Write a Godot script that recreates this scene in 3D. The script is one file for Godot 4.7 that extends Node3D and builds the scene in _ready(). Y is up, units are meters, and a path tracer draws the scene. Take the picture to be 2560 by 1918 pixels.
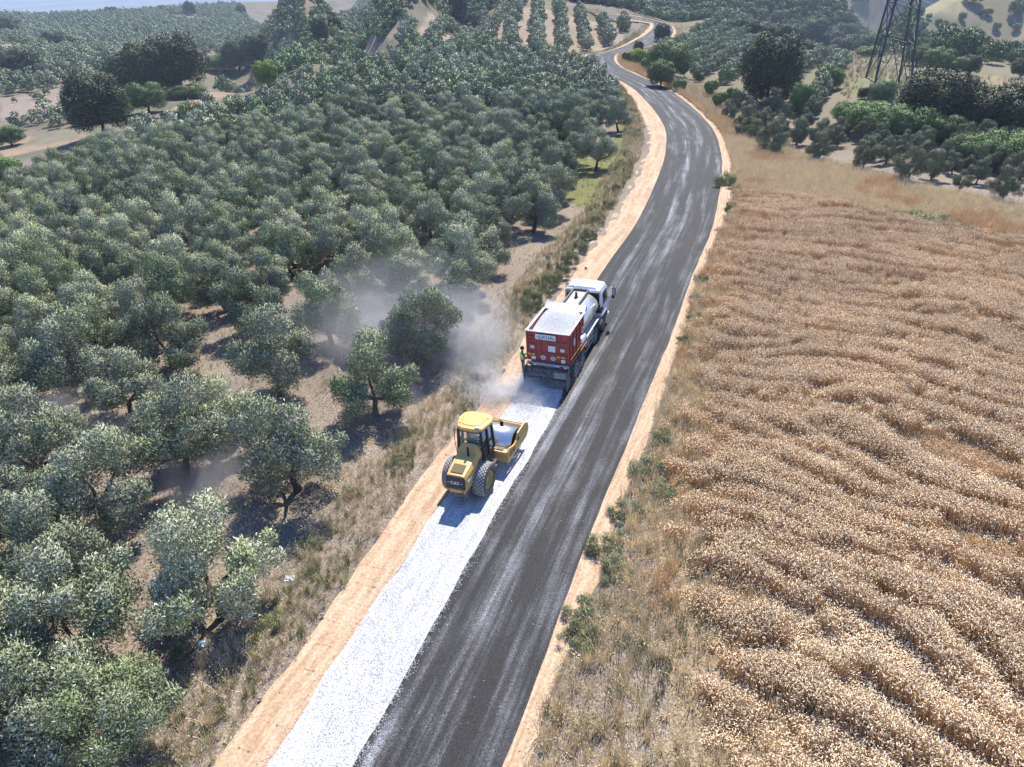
extends Node3D

# ---------------------------------------------------------------- camera and light
const CAM_H := 19.6
const FOCAL := 1776.0
const PITCH := 30.0
const ROLL := 3.0
const SUN_AZ := 21.0
const SUN_EL := 56.0
const EXPOSURE := 1.8
const HAZE := 0.0003

var rng := RandomNumberGenerator.new()
var noise := FastNoiseLite.new()
var noise2 := FastNoiseLite.new()
var used := {}
var M := {}

func _ready() -> void:
	var cam := Camera3D.new()
	cam.name = "camera"
	cam.position = Vector3(0, CAM_H, 0)
	cam.basis = Basis(Vector3.RIGHT, deg_to_rad(-PITCH)) * Basis(Vector3.BACK, deg_to_rad(-ROLL))
	cam.fov = rad_to_deg(2.0 * atan(959.0 / FOCAL))
	cam.near = 0.1
	cam.far = 40000.0
	cam.current = true
	add_child(cam)
	var env := Environment.new()
	env.background_mode = Environment.BG_SKY
	var sky := Sky.new()
	var sm := ProceduralSkyMaterial.new()
	sm.sky_top_color = Color(0.32, 0.48, 0.76)
	sm.sky_horizon_color = Color(0.74, 0.82, 0.92)
	sm.sky_curve = 0.12
	sm.ground_bottom_color = Color(0.34, 0.33, 0.28)
	sm.ground_horizon_color = Color(0.62, 0.72, 0.84)
	sm.sun_angle_max = 8.0
	sm.energy_multiplier = 0.95
	sky.sky_material = sm
	env.sky = sky
	env.tonemap_mode = Environment.TONE_MAPPER_LINEAR
	env.tonemap_exposure = EXPOSURE
	env.sdfgi_enabled = true
	env.ssao_enabled = true
	env.ssil_enabled = true
	env.fog_enabled = true
	env.fog_density = HAZE
	env.volumetric_fog_enabled = true
	env.volumetric_fog_density = 0.0
	env.fog_light_color = Color(0.84, 0.92, 1.0)
	var we := WorldEnvironment.new()
	we.name = "environment"
	we.environment = env
	add_child(we)
	var sun := DirectionalLight3D.new()
	sun.name = "sun"
	sun.light_energy = 1.6
	sun.light_color = Color(1.0, 0.975, 0.93)
	sun.light_angular_distance = 0.5
	sun.shadow_enabled = true
	var az := deg_to_rad(SUN_AZ)
	var el := deg_to_rad(SUN_EL)
	var to_sun := Vector3(sin(az) * cos(el), sin(el), -cos(az) * cos(el))
	sun.look_at_from_position(to_sun * 100.0, Vector3.ZERO, Vector3.UP)
	add_child(sun)
	rng.seed = 7
	noise.seed = 11
	noise.noise_type = FastNoiseLite.TYPE_SIMPLEX_SMOOTH
	noise.frequency = 1.0
	noise.fractal_octaves = 3
	noise2.seed = 23
	noise2.noise_type = FastNoiseLite.TYPE_SIMPLEX
	noise2.frequency = 1.0
	noise2.fractal_octaves = 1
	make_materials()
	fit_terrain()
	lay_road_line()
	build_ground()
	build_road()
	build_tree_meshes()
	plant_groves()
	plant_oaks()
	plant_far_woods()
	build_wheat()
	build_grasses()
	build_bushes()
	build_truck()
	build_roller()
	build_person()
	build_pylons()
	build_small_things()
	build_dust()

# ---------------------------------------------------------------- naming and tagging
func numbered(called: String) -> String:
	var n: int = used.get(called, 0)
	used[called] = n + 1
	return called if n == 0 else "%s_%03d" % [called, n]

func tag(o: Node, label := "", category := "", group := "", kind := "") -> Node:
	if label: o.set_meta("label", label)
	if category: o.set_meta("category", category)
	if group: o.set_meta("group", group)
	if kind: o.set_meta("kind", kind)
	return o

func thing(called: String, at: Vector3, turn := 0.0) -> Node3D:
	var o := Node3D.new()
	o.name = numbered(called)
	o.position = at
	o.rotation.y = turn
	add_child(o)
	return o

func inst(called: String, m: Mesh, mat: Material, parent: Node = self) -> MeshInstance3D:
	var o := MeshInstance3D.new()
	o.name = numbered(called) if parent == self else called
	o.mesh = m
	if mat: o.material_override = mat
	parent.add_child(o, true)
	return o

func scatter(called: String, m: Mesh, mat: Material, xf: Array, cols: PackedColorArray, parent: Node = self) -> MultiMeshInstance3D:
	var mm := MultiMesh.new()
	mm.transform_format = MultiMesh.TRANSFORM_3D
	mm.use_colors = cols.size() > 0
	mm.mesh = m
	mm.instance_count = xf.size()
	for i in xf.size():
		mm.set_instance_transform(i, xf[i])
		if cols.size() > 0: mm.set_instance_color(i, cols[i])
	var o := MultiMeshInstance3D.new()
	o.name = numbered(called) if parent == self else called
	o.multimesh = mm
	o.material_override = mat
	parent.add_child(o, true)
	return o

# ---------------------------------------------------------------- materials
func lin(r: float, g: float, b: float) -> Color:
	return Color(r, g, b).linear_to_srgb()

func noise_tex(w: int, freq: float, c0: Color, c1: Color, sd: int, octaves := 4) -> NoiseTexture2D:
	var n := FastNoiseLite.new()
	n.seed = sd
	n.frequency = freq
	n.fractal_octaves = octaves
	n.noise_type = FastNoiseLite.TYPE_SIMPLEX_SMOOTH
	var t := NoiseTexture2D.new()
	t.width = w
	t.height = w
	t.seamless = true
	t.noise = n
	var g := Gradient.new()
	g.set_color(0, c0)
	g.set_color(1, c1)
	t.color_ramp = g
	return t

func plain(key: String, c: Color, rough := 0.6, metal := 0.0) -> StandardMaterial3D:
	var m := StandardMaterial3D.new()
	m.resource_name = key
	m.albedo_color = c
	m.roughness = rough
	m.metallic = metal
	M[key] = m
	return m

func dusty(key: String, c: Color, rough: float, metal: float, amount: float, scale := 0.9) -> StandardMaterial3D:
	var m := plain(key, c, rough, metal)
	m.detail_enabled = true
	m.detail_blend_mode = BaseMaterial3D.BLEND_MODE_MIX
	m.detail_albedo = dust_tex
	m.detail_mask = mask_tex(amount)
	m.detail_uv_layer = BaseMaterial3D.DETAIL_UV_2
	m.uv2_triplanar = true
	m.uv2_scale = Vector3(scale, scale, scale)
	m.uv1_triplanar = true
	m.uv1_scale = Vector3(scale, scale, scale)
	return m

var dust_tex: Texture2D
var masks := {}
func mask_tex(amount: float) -> Texture2D:
	if not masks.has(amount):
		masks[amount] = noise_tex(256, 0.02, Color(0, 0, 0), Color(amount, amount, amount), 31 + int(amount * 100), 5)
	return masks[amount]

func foliage(key: String, c: Color, through := 0.6) -> StandardMaterial3D:
	var m := plain(key, c, 0.62)
	m.metallic_specular = 0.4
	m.vertex_color_use_as_albedo = true
	m.backlight = Color(through, through, through * 0.7)
	m.cull_mode = BaseMaterial3D.CULL_DISABLED
	return m

func grain_image(w: int, sd: int, dark: Color, light: Color, share: float, soft: float) -> ImageTexture:
	var r := RandomNumberGenerator.new()
	r.seed = sd
	var im := Image.create(w, w, false, Image.FORMAT_RGB8)
	for y in w:
		for x in w:
			var k := r.randf()
			var v := 1.0 - smoothstep(share - soft, share + soft, k)
			v = clampf(v + r.randf_range(-0.12, 0.12), 0.0, 1.0)
			im.set_pixel(x, y, light.lerp(dark, v))
	return ImageTexture.create_from_image(im)

func make_materials() -> void:
	dust_tex = noise_tex(256, 0.03, lin(0.42, 0.37, 0.31), lin(0.60, 0.55, 0.48), 5)
	var g := plain("ground", Color.WHITE, 0.95)
	g.vertex_color_use_as_albedo = true
	g.albedo_texture = noise_tex(1024, 0.03, Color(0.62, 0.60, 0.57), Color(1, 1, 1), 3, 6)
	g.uv1_triplanar = true
	g.uv1_world_triplanar = true
	g.uv1_scale = Vector3(0.22, 0.22, 0.22)
	g.detail_enabled = true
	g.detail_blend_mode = BaseMaterial3D.BLEND_MODE_MUL
	g.detail_albedo = grain_image(256, 4, Color(0.5, 0.48, 0.46), Color(1, 1, 1), 0.25, 0.12)
	g.detail_uv_layer = BaseMaterial3D.DETAIL_UV_2
	g.uv2_triplanar = true
	g.uv2_world_triplanar = true
	g.uv2_scale = Vector3(0.13, 0.13, 0.13)
	var o := plain("orange_soil", lin(0.60, 0.462, 0.33), 0.95)
	o.albedo_texture = noise_tex(1024, 0.02, Color(0.80, 0.76, 0.72), Color(1, 1, 1), 9, 6)
	o.uv1_triplanar = true
	o.uv1_world_triplanar = true
	o.uv1_scale = Vector3(0.3, 0.3, 0.3)
	o.detail_enabled = true
	o.detail_blend_mode = BaseMaterial3D.BLEND_MODE_MUL
	o.detail_albedo = band_image(61, Color(0.86, 0.81, 0.76), Color(1.0, 1.0, 1.0), 0.05)
	o.detail_uv_layer = BaseMaterial3D.DETAIL_UV_2
	var a := plain("asphalt", Color.WHITE, 0.7)
	a.metallic_specular = 0.35
	a.albedo_texture = streak_image()
	a.detail_enabled = true
	a.detail_blend_mode = BaseMaterial3D.BLEND_MODE_MUL
	a.detail_albedo = grain_image(512, 8, Color(0.30, 0.30, 0.31), Color(1, 1, 1), 0.36, 0.3)
	a.detail_uv_layer = BaseMaterial3D.DETAIL_UV_2
	a.uv2_triplanar = true
	a.uv2_world_triplanar = true
	a.uv2_scale = Vector3(0.12, 0.12, 0.12)
	plain("bitumen", lin(0.012, 0.012, 0.013), 0.42)  # near-black of the bitumen strip and the truck shadow painted with it
	var w := plain("chippings", Color.WHITE, 0.9)
	w.albedo_texture = grain_image(512, 12, lin(0.09, 0.09, 0.095), lin(0.60, 0.60, 0.595), 0.2, 0.09)
	w.uv1_triplanar = true
	w.uv1_world_triplanar = true
	w.uv1_scale = Vector3(0.11, 0.11, 0.11)
	w.detail_enabled = true
	w.detail_blend_mode = BaseMaterial3D.BLEND_MODE_MUL
	w.detail_albedo = band_image(71, Color(0.87, 0.87, 0.875), Color(1, 1, 1), 0.0)
	w.detail_uv_layer = BaseMaterial3D.DETAIL_UV_2
	var chip := plain("chip_stone", lin(0.70, 0.695, 0.68), 0.9)
	chip.vertex_color_use_as_albedo = true
	foliage("olive_sage", lin(0.92, 0.96, 0.90), 0.35)
	foliage("olive_green", lin(0.84, 0.93, 0.72), 0.35)
	foliage("olive_silver", lin(1.30, 1.32, 1.2), 0.4)
	foliage("olive_dark", lin(0.64, 0.71, 0.62), 0.35)
	foliage("olive_small", lin(0.56, 0.60, 0.48))
	foliage("oak_dark", lin(1, 1, 1), 0.3)
	foliage("shrub", lin(1, 1, 1), 0.5)
	foliage("straw", lin(1.1, 1.08, 1.02), 0.75)
	var b := plain("bark", lin(0.13, 0.10, 0.075), 0.95)
	b.albedo_texture = noise_tex(256, 0.05, Color(0.5, 0.5, 0.5), Color(1, 1, 1), 17, 5)
	b.uv1_triplanar = true
	b.uv1_scale = Vector3(1.2, 0.5, 1.2)

func band_image(sd: int, dark: Color, light: Color, pits: float) -> ImageTexture:
	# marks drawn out along the road: tyre ruts, roller bands, thinner and thicker strewing
	var w := 128
	var h := 512
	var n := FastNoiseLite.new()
	n.seed = sd
	n.frequency = 1.0
	n.fractal_octaves = 4
	n.noise_type = FastNoiseLite.TYPE_SIMPLEX_SMOOTH
	var r := RandomNumberGenerator.new()
	r.seed = sd
	var im := Image.create(w, h, false, Image.FORMAT_RGB8)
	for y in h:
		var ang := TAU * y / h
		for x in w:
			var u := float(x) / w
			var v := 0.6 + 0.9 * n.get_noise_3d(u * 7.0, cos(ang) * 0.9, sin(ang) * 0.9) + 0.7 * n.get_noise_3d(u * 6.0 + 40.0, cos(ang) * 6.0, sin(ang) * 6.0)
			v = clampf(v + r.randf_range(-0.12, 0.12), 0.0, 1.0)
			if r.randf() < pits: v *= 0.3
			im.set_pixel(x, y, dark.lerp(light, v))
	return ImageTexture.create_from_image(im)

func streak_image() -> ImageTexture:
	# worn bitumen: dust films and tyre wear drawn out along the road (v), u runs across it
	var w := 256
	var h := 1024
	var n := FastNoiseLite.new()
	n.seed = 41
	n.frequency = 1.0
	n.fractal_octaves = 4
	n.noise_type = FastNoiseLite.TYPE_SIMPLEX_SMOOTH
	var im := Image.create(w, h, false, Image.FORMAT_RGB8)
	for y in h:
		var ang := TAU * y / h
		var cx := cos(ang)
		var cy := sin(ang)
		for x in w:
			var u := float(x) / w
			var s := n.get_noise_3d(u * 6.5, cx * 0.9, cy * 0.9)
			var f := n.get_noise_3d(u * 24.0 + 20.0, cx * 2.2, cy * 2.2)
			var p := n.get_noise_3d(u * 5.0 + 60.0, cx * 7.0, cy * 7.0)
			var track := exp(-pow((u - 0.42) / 0.055, 2.0)) + 0.55 * exp(-pow((u - 0.62) / 0.05, 2.0)) + 0.45 * exp(-pow((u - 0.93) / 0.06, 2.0)) + 0.4 * exp(-pow((u - 0.2) / 0.06, 2.0))
			var v := 0.05 + 0.85 * s + 0.5 * f + 0.3 * p + 0.5 * track
			v = clampf(v, 0.0, 1.0)
			v = v * v * 0.85 + 0.15 * v
			var brown := clampf(n.get_noise_3d(u * 7.0 + 90.0, cx * 1.6, cy * 1.6) * 1.6 - 0.15, 0.0, 1.0)
			var base := Color(0.032, 0.032, 0.034).lerp(Color(0.054, 0.041, 0.036), brown)
			var c := base.lerp(Color(0.36, 0.365, 0.395), v)
			im.set_pixel(x, y, c.linear_to_srgb())
	return ImageTexture.create_from_image(im)

# ---------------------------------------------------------------- mesh building
class Shape:
	var st := SurfaceTool.new()
	var n := 0
	func _init() -> void:
		st.begin(Mesh.PRIMITIVE_TRIANGLES)
	func flat() -> void:
		st.set_smooth_group(-1)
	func smooth() -> void:
		st.set_smooth_group(0)
	func color(c: Color) -> void:
		st.set_color(c)
	func tri(a: Vector3, b: Vector3, c: Vector3) -> void:
		st.add_vertex(a)
		st.add_vertex(b)
		st.add_vertex(c)
		n += 1
	func quad(a: Vector3, b: Vector3, c: Vector3, d: Vector3) -> void:
		tri(a, b, c)
		tri(a, c, d)
	func box(lo: Vector3, hi: Vector3, cut := 0.0, xf := Transform3D()) -> void:
		# a box with its edges cut off by `cut`
		flat()
		var c := (lo + hi) * 0.5
		var e := (hi - lo) * 0.5
		var k: float = minf(cut, minf(e.x, minf(e.y, e.z)) * 0.9)
		var f := func(x: float, y: float, z: float) -> Vector3: return xf * (c + Vector3(x, y, z))
		if k <= 0.0:
			for a in 3:
				for s in [-1.0, 1.0]:
					var u := Vector3.ZERO
					var v := Vector3.ZERO
					var w := Vector3.ZERO
					w[a] = e[a] * s
					u[(a + 1) % 3] = e[(a + 1) % 3]
					v[(a + 2) % 3] = e[(a + 2) % 3] * s
					quad(xf * (c + w - u - v), xf * (c + w - u + v), xf * (c + w + u + v), xf * (c + w + u - v))
			return
		var i := e - Vector3(k, k, k)
		for s in [-1.0, 1.0]:
			quad(f.call(s * e.x, -i.y, -i.z * s), f.call(s * e.x, -i.y, i.z * s), f.call(s * e.x, i.y, i.z * s), f.call(s * e.x, i.y, -i.z * s))
			quad(f.call(-i.x * s, s * e.y, -i.z), f.call(i.x * s, s * e.y, -i.z), f.call(i.x * s, s * e.y, i.z), f.call(-i.x * s, s * e.y, i.z))
			quad(f.call(i.x * s, -i.y, s * e.z), f.call(-i.x * s, -i.y, s * e.z), f.call(-i.x * s, i.y, s * e.z), f.call(i.x * s, i.y, s * e.z))
		for s in [-1.0, 1.0]:
			for t in [-1.0, 1.0]:
				quad(f.call(s * e.x, t * i.y, -i.z), f.call(s * e.x, t * i.y, i.z), f.call(s * i.x, t * e.y, i.z), f.call(s * i.x, t * e.y, -i.z))
				quad(f.call(s * e.x, -i.y, t * i.z), f.call(s * e.x, i.y, t * i.z), f.call(s * i.x, i.y, t * e.z), f.call(s * i.x, -i.y, t * e.z))
				quad(f.call(-i.x, s * e.y, t * i.z), f.call(i.x, s * e.y, t * i.z), f.call(i.x, s * i.y, t * e.z), f.call(-i.x, s * i.y, t * e.z))
				for q in [-1.0, 1.0]:
					tri(f.call(s * e.x, t * i.y, q * i.z), f.call(s * i.x, t * e.y, q * i.z), f.call(s * i.x, t * i.y, q * e.z))
	func rod(a: Vector3, b: Vector3, r0: float, r1: float, seg := 8, caps := true) -> void:
		var d := (b - a).normalized()
		var u := d.cross(Vector3.UP if absf(d.y) < 0.9 else Vector3.RIGHT).normalized()
		var v := d.cross(u)
		for k in seg:
			var t0 := TAU * k / seg
			var t1 := TAU * (k + 1) / seg
			var p0 := u * cos(t0) + v * sin(t0)
			var p1 := u * cos(t1) + v * sin(t1)
			smooth()
			quad(a + p0 * r0, a + p1 * r0, b + p1 * r1, b + p0 * r1)
			if caps:
				flat()
				tri(a, a + p1 * r0, a + p0 * r0)
				tri(b, b + p0 * r1, b + p1 * r1)
	func pipe(pts: Array, r: float, seg := 6) -> void:
		for k in pts.size() - 1:
			rod(pts[k], pts[k + 1], r, r, seg, true)
	func lathe_x(profile: Array, at: Vector3, seg := 28, sm := true) -> void:
		# profile of Vector2(x, radius) turned round the x axis through `at`
		for j in profile.size() - 1:
			var a: Vector2 = profile[j]
			var b: Vector2 = profile[j + 1]
			for k in seg:
				var t0 := TAU * k / seg
				var t1 := TAU * (k + 1) / seg
				if sm: smooth()
				else: flat()
				var p := at + Vector3(a.x, a.y * cos(t0), a.y * sin(t0))
				var q := at + Vector3(a.x, a.y * cos(t1), a.y * sin(t1))
				var r := at + Vector3(b.x, b.y * cos(t1), b.y * sin(t1))
				var s := at + Vector3(b.x, b.y * cos(t0), b.y * sin(t0))
				quad(p, q, r, s)
	func plate_x(poly: PackedVector2Array, x0: float, x1: float) -> void:
		# polygon of Vector2(z, y) between two x
		flat()
		var idx := Geometry2D.triangulate_polygon(poly)
		for k in range(0, idx.size(), 3):
			for x in [x0, x1]:
				tri(Vector3(x, poly[idx[k]].y, poly[idx[k]].x), Vector3(x, poly[idx[k + 1]].y, poly[idx[k + 1]].x), Vector3(x, poly[idx[k + 2]].y, poly[idx[k + 2]].x))
		for k in poly.size():
			var a := poly[k]
			var b := poly[(k + 1) % poly.size()]
			quad(Vector3(x0, a.y, a.x), Vector3(x0, b.y, b.x), Vector3(x1, b.y, b.x), Vector3(x1, a.y, a.x))
	func done() -> ArrayMesh:
		st.generate_normals()
		return st.commit()

func add(called: String, s: Shape, mat: Material, parent: Node = self) -> MeshInstance3D:
	return inst(called, s.done(), mat, parent)

# ---------------------------------------------------------------- terrain
func pixel_ray(px: float, py: float) -> Vector3:
	var a := (px - 1280.0) / FOCAL
	var b := (959.0 - py) / FOCAL
	var r := deg_to_rad(ROLL)
	var p := deg_to_rad(PITCH)
	var u := a * cos(r) + b * sin(r)
	var v := -a * sin(r) + b * cos(r)
	return Vector3(u, v * cos(p) - sin(p), -(v * sin(p) + cos(p)))

var ctl := PackedVector2Array()
var wgt := PackedFloat64Array()
var base_h := 0.0

# photo pixel, horizontal metres to the ground seen there
var SIGHTS := [
	[0, 370, 150], [230, 320, 155], [430, 200, 240], [650, 150, 290], [650, 210, 195], [0, 250, 225], [300, 240, 205],
	[0, 180, 300], [0, 110, 450], [0, 60, 700], [0, 38, 900], [-200, 50, 900], [350, 150, 330], [350, 78, 560], [350, 31, 900], [600, 13, 920], [700, 85, 480], [700, 24, 800], [760, -6, 950], [850, 40, 640], [900, -14, 1000], [180, 130, 400],
	[1145, 20, 272], [1290, 60, 240], [1000, 60, 262], [900, 120, 232], [1145, 100, 215], [1450, 100, 215], [1290, 200, 152], [760, 190, 200], [800, 140, 245], [860, 90, 300], [950, 50, 335], [800, 112, 300], [1010, 25, 335], [930, 75, 300],
	[1200, -14, 318], [1400, -8, 310], [1000, -4, 320], [1560, 24, 325],
	[1480, 150, 188], [1600, 108, 225], [1690, 88, 252], [1650, 55, 284], [1720, 60, 290],
	[1920, 260, 126], [2100, 330, 105], [2560, 420, 92], [2218, 214, 140], [2400, 240, 160], [2560, 250, 150], [1750, 160, 180], [1850, 140, 205],
	[2000, 135, 250], [1800, 90, 262], [2200, 150, 215], [2330, 140, 250], [2450, 160, 260], [2560, 170, 260], [1680, 55, 340], [1800, 70, 330], [1950, 110, 300], [2100, 140, 275],
	[1650, 22, 450], [1800, 35, 450], [1950, 75, 420], [1700, -10, 560], [1850, -10, 570], [2000, 2, 570], [2100, 36, 540], [2200, 72, 490], [2300, 102, 440], [2390, 118, 400],
	[2560, 130, 420], [2450, 105, 700], [2560, 95, 760], [2300, 70, 1000], [2450, 62, 1200], [2200, 45, 1300], [2120, 22, 1500], [2560, 45, 1400], [2400, 25, 2000], [2250, 15, 2400], [2560, 5, 2800], [2050, 0, 2500],
]
# bearing in degrees, metres away, height: what the photo does not fix
var POSTS := [
	[-20, 1350, -50], [-35, 1350, -50], [-8, 1400, -50], [-20, 3000, -110], [-35, 3000, -110], [-5, 3000, -100], [-28, 5500, -95], [-12, 6000, -80], [5, 6000, -90], [-30, 9000, 0], [-15, 10000, 5], [0, 12000, 30], [-30, 14000, 60], [-10, 15000, 60],
	[15, 430, 0], [5, 460, -6], [10, 700, -70], [20, 750, -80], [0, 800, -50], [30, 900, -75],
	[15, 3500, -110], [28, 4500, -130], [38, 4500, -120], [20, 8000, -60], [35, 8000, -70], [15, 14000, 60], [35, 14000, 60],
	[-60, 150, -2], [-60, 500, -12], [-90, 200, -3], [-90, 900, -20], [-60, 3000, -60], [-60, 12000, 40], [60, 100, -1], [60, 300, -14], [60, 1000, -60], [90, 200, -6], [90, 900, -40], [60, 4000, -100], [60, 13000, 50], [90, 9000, 20], [-90, 9000, 20],
	[140, 150, 0], [-140, 150, 0], [180, 300, -2], [180, 3000, -20], [140, 2000, -30], [-140, 2000, -30], [180, 12000, 20], [130, 12000, 20], [-130, 12000, 20],
]

func polar_key(x: float, z: float) -> Vector2:
	var d := maxf(sqrt(x * x + z * z), 1.0)
	return Vector2(atan2(x, -z) * 3.0, log(d))

func fit_terrain() -> void:
	var hs: Array[float] = []
	for s in SIGHTS:
		var r := pixel_ray(s[0], s[1])
		var flat := sqrt(r.x * r.x + r.z * r.z)
		var t: float = s[2] / flat
		ctl.append(polar_key(r.x * t, r.z * t))
		hs.append(CAM_H + r.y * t)
	for s in POSTS:
		var a := deg_to_rad(s[0])
		ctl.append(polar_key(sin(a) * s[1], -cos(a) * s[1]))
		hs.append(s[2])
	for d in [25.0, 55.0, 90.0]:
		for a in [-180, -120, -80, -50, -30, -15, 0, 15, 30, 50, 80, 120]:
			var q := deg_to_rad(a)
			ctl.append(polar_key(sin(q) * d, -cos(q) * d))
			hs.append(0.0)
	var n := ctl.size()
	var A: Array[PackedFloat64Array] = []
	for i in n:
		var row := PackedFloat64Array()
		row.resize(n + 1)
		for j in n:
			row[j] = sqrt(ctl[i].distance_squared_to(ctl[j]) + 0.02)
		row[i] += 0.02
		row[n] = hs[i]
		A.append(row)
	for i in n:
		var best := i
		for k in range(i + 1, n):
			if absf(A[k][i]) > absf(A[best][i]): best = k
		var sw := A[i]
		A[i] = A[best]
		A[best] = sw
		var pr := A[i]
		var pv := pr[i]
		for k in range(i + 1, n):
			var f := A[k][i] / pv
			if f == 0.0: continue
			var rk := A[k]
			for j in range(i, n + 1):
				rk[j] -= f * pr[j]
			A[k] = rk
	wgt.resize(n)
	for i in range(n - 1, -1, -1):
		var s := A[i][n]
		for j in range(i + 1, n):
			s -= A[i][j] * wgt[j]
		wgt[i] = s / A[i][i]

func height(x: float, z: float) -> float:
	var d := sqrt(x * x + z * z)
	if d < 52.0: return 0.0
	var k := polar_key(x, z)
	var h := 0.0
	for i in ctl.size():
		h += wgt[i] * sqrt(k.distance_squared_to(ctl[i]) + 0.02)
	return h * smoothstep(52.0, 100.0, d)

func spot(px: float, py: float) -> Vector3:
	# where the sight line through a photo pixel meets the ground
	var r := pixel_ray(px, py)
	var o := Vector3(0, CAM_H, 0)
	var t := 8.0
	var last := t
	while t < 20000.0:
		var p := o + r * t
		if p.y < height(p.x, p.z): break
		last = t
		t *= 1.02
	var lo := last
	var hi := t
	for i in 22:
		var m := (lo + hi) * 0.5
		var p := o + r * m
		if p.y < height(p.x, p.z): hi = m
		else: lo = m
	var q := o + r * hi
	return Vector3(q.x, height(q.x, q.z), q.z)

func area(px: Array) -> PackedVector2Array:
	var out := PackedVector2Array()
	for p in px:
		var s := spot(p[0], p[1])
		out.append(Vector2(s.x, s.z))
	return out

func within(poly: PackedVector2Array, box: Rect2, x: float, z: float) -> bool:
	return box.has_point(Vector2(x, z)) and Geometry2D.is_point_in_polygon(Vector2(x, z), poly)

func bounds(poly: PackedVector2Array) -> Rect2:
	var b := Rect2(poly[0], Vector2.ZERO)
	for p in poly: b = b.expand(p)
	return b.grow(0.01)

# ---------------------------------------------------------------- road line (its right-hand edge), and where things lie beside it
const ROAD_W := 6.5
const LANE_W := 2.42
var line := PackedVector2Array()
var line_t := PackedVector2Array()
var near_i := {}
const REACH := 15

func lay_road_line() -> void:
	var px := [[1257, 1918], [1380, 1594], [1463, 1362], [1554, 1145], [1626, 963], [1684, 826], [1734, 681], [1778, 580], [1796, 500], [1804, 440], [1805, 399], [1791, 339], [1764, 301], [1720, 260], [1661, 219], [1590, 188], [1546, 166], [1535, 149], [1546, 136], [1573, 128], [1612, 120], [1645, 109], [1671, 98], [1684, 80], [1674, 65], [1652, 56], [1625, 50]]
	var raw := PackedVector2Array()
	var first := Vector2(-0.86, -12.1)
	var dir := Vector2(sin(deg_to_rad(21.4)), -cos(deg_to_rad(21.4)))
	raw.append(first - dir * 70.0)
	raw.append(first - dir * 35.0)
	for p in px:
		var s := spot(p[0], p[1])
		raw.append(Vector2(s.x, s.z))
	var n := raw.size()
	raw.append(raw[n - 1] + (raw[n - 1] - raw[n - 2]).normalized() * 25.0)
	var fine := PackedVector2Array()
	for i in raw.size() - 1:
		var p0 := raw[maxi(i - 1, 0)]
		var p1 := raw[i]
		var p2 := raw[i + 1]
		var p3 := raw[mini(i + 2, raw.size() - 1)]
		var steps := maxi(2, int(p1.distance_to(p2) / 0.3))
		for k in steps:
			fine.append(p1.cubic_interpolate(p2, p0, p3, float(k) / steps))
	# even spacing, then smoothed
	var acc := 0.0
	line.append(fine[0])
	for i in range(1, fine.size()):
		acc += fine[i].distance_to(fine[i - 1])
		if acc >= 0.8:
			line.append(fine[i])
			acc = 0.0
	for pass_i in 10:
		var sm := line.duplicate()
		for i in range(1, line.size() - 1):
			sm[i] = line[i] * 0.5 + (line[i - 1] + line[i + 1]) * 0.25
		line = sm
	for i in line.size():
		line_t.append((line[mini(i + 1, line.size() - 1)] - line[maxi(i - 1, 0)]).normalized())
	for i in line.size():
		var c := Vector2i(int(floor(line[i].x)), int(floor(line[i].y)))
		for dx in range(-REACH, REACH + 1):
			for dy in range(-REACH, REACH + 1):
				var q := c + Vector2i(dx, dy)
				var d := line[i].distance_squared_to(Vector2(q.x + 0.5, q.y + 0.5))
				if not near_i.has(q) or near_i[q][0] > d:
					near_i[q] = [d, i]

func beside(x: float, z: float) -> Vector2:
	# (metres to the right of the road's right edge, place along it); x = 999 far from the road
	var q := Vector2i(int(floor(x)), int(floor(z)))
	if not near_i.has(q): return Vector2(999, 0)
	var i: int = near_i[q][1]
	var d := Vector2(x, z) - line[i]
	var t := line_t[i]
	var u := d.dot(Vector2(-t.y, t.x))
	if absf(d.dot(t)) > 6.0: return Vector2(999, 0)
	return Vector2(u, i)

func at_line(i: int, u: float, lift: float) -> Vector3:
	var t := line_t[i]
	var p := line[i] + Vector2(-t.y, t.x) * u
	return Vector3(p.x, height(p.x, p.y) + lift, p.y)

func along(i: float) -> float:
	# depth (metres ahead of the camera) of a place on the road, to vary its verges
	return -line[clampi(int(i), 0, line.size() - 1)].y

func left_soil(i: int) -> float:
	var d := along(i)
	var w := lerpf(1.9, 3.0, smoothstep(28.0, 46.0, d))
	w = lerpf(w, 1.3, smoothstep(95.0, 150.0, d))
	return w + 0.35 * noise.get_noise_2d(i * 0.09, 3.0) + 0.16 * noise.get_noise_2d(i * 0.6, 13.0)

func verge_width(d: float) -> float:
	# grassy verge between road edge and standing wheat
	return lerpf(lerpf(6.2, 2.9, smoothstep(12.0, 28.0, d)), 1.5, smoothstep(30.0, 44.0, d))

func right_soil(i: int) -> float:
	var d := along(i)
	var w := lerpf(0.75, 1.05, smoothstep(16.0, 24.0, d))
	w = lerpf(w, 0.6, smoothstep(32.0, 40.0, d))
	w = lerpf(w, 1.35, smoothstep(48.0, 66.0, d))
	w = lerpf(w, 0.8, smoothstep(85.0, 120.0, d))
	return w + 0.55 * noise.get_noise_2d(i * 0.12, 9.0) + 0.25 * noise.get_noise_2d(i * 0.6, 19.0)

# ---------------------------------------------------------------- ground sheet
var fields := []      # [polygon, bounds, colour, strength]
var wheat_poly: PackedVector2Array
var wheat_box: Rect2

func field(px: Array, c: Color) -> void:
	var p := area(px)
	fields.append([p, bounds(p), c])

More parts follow.
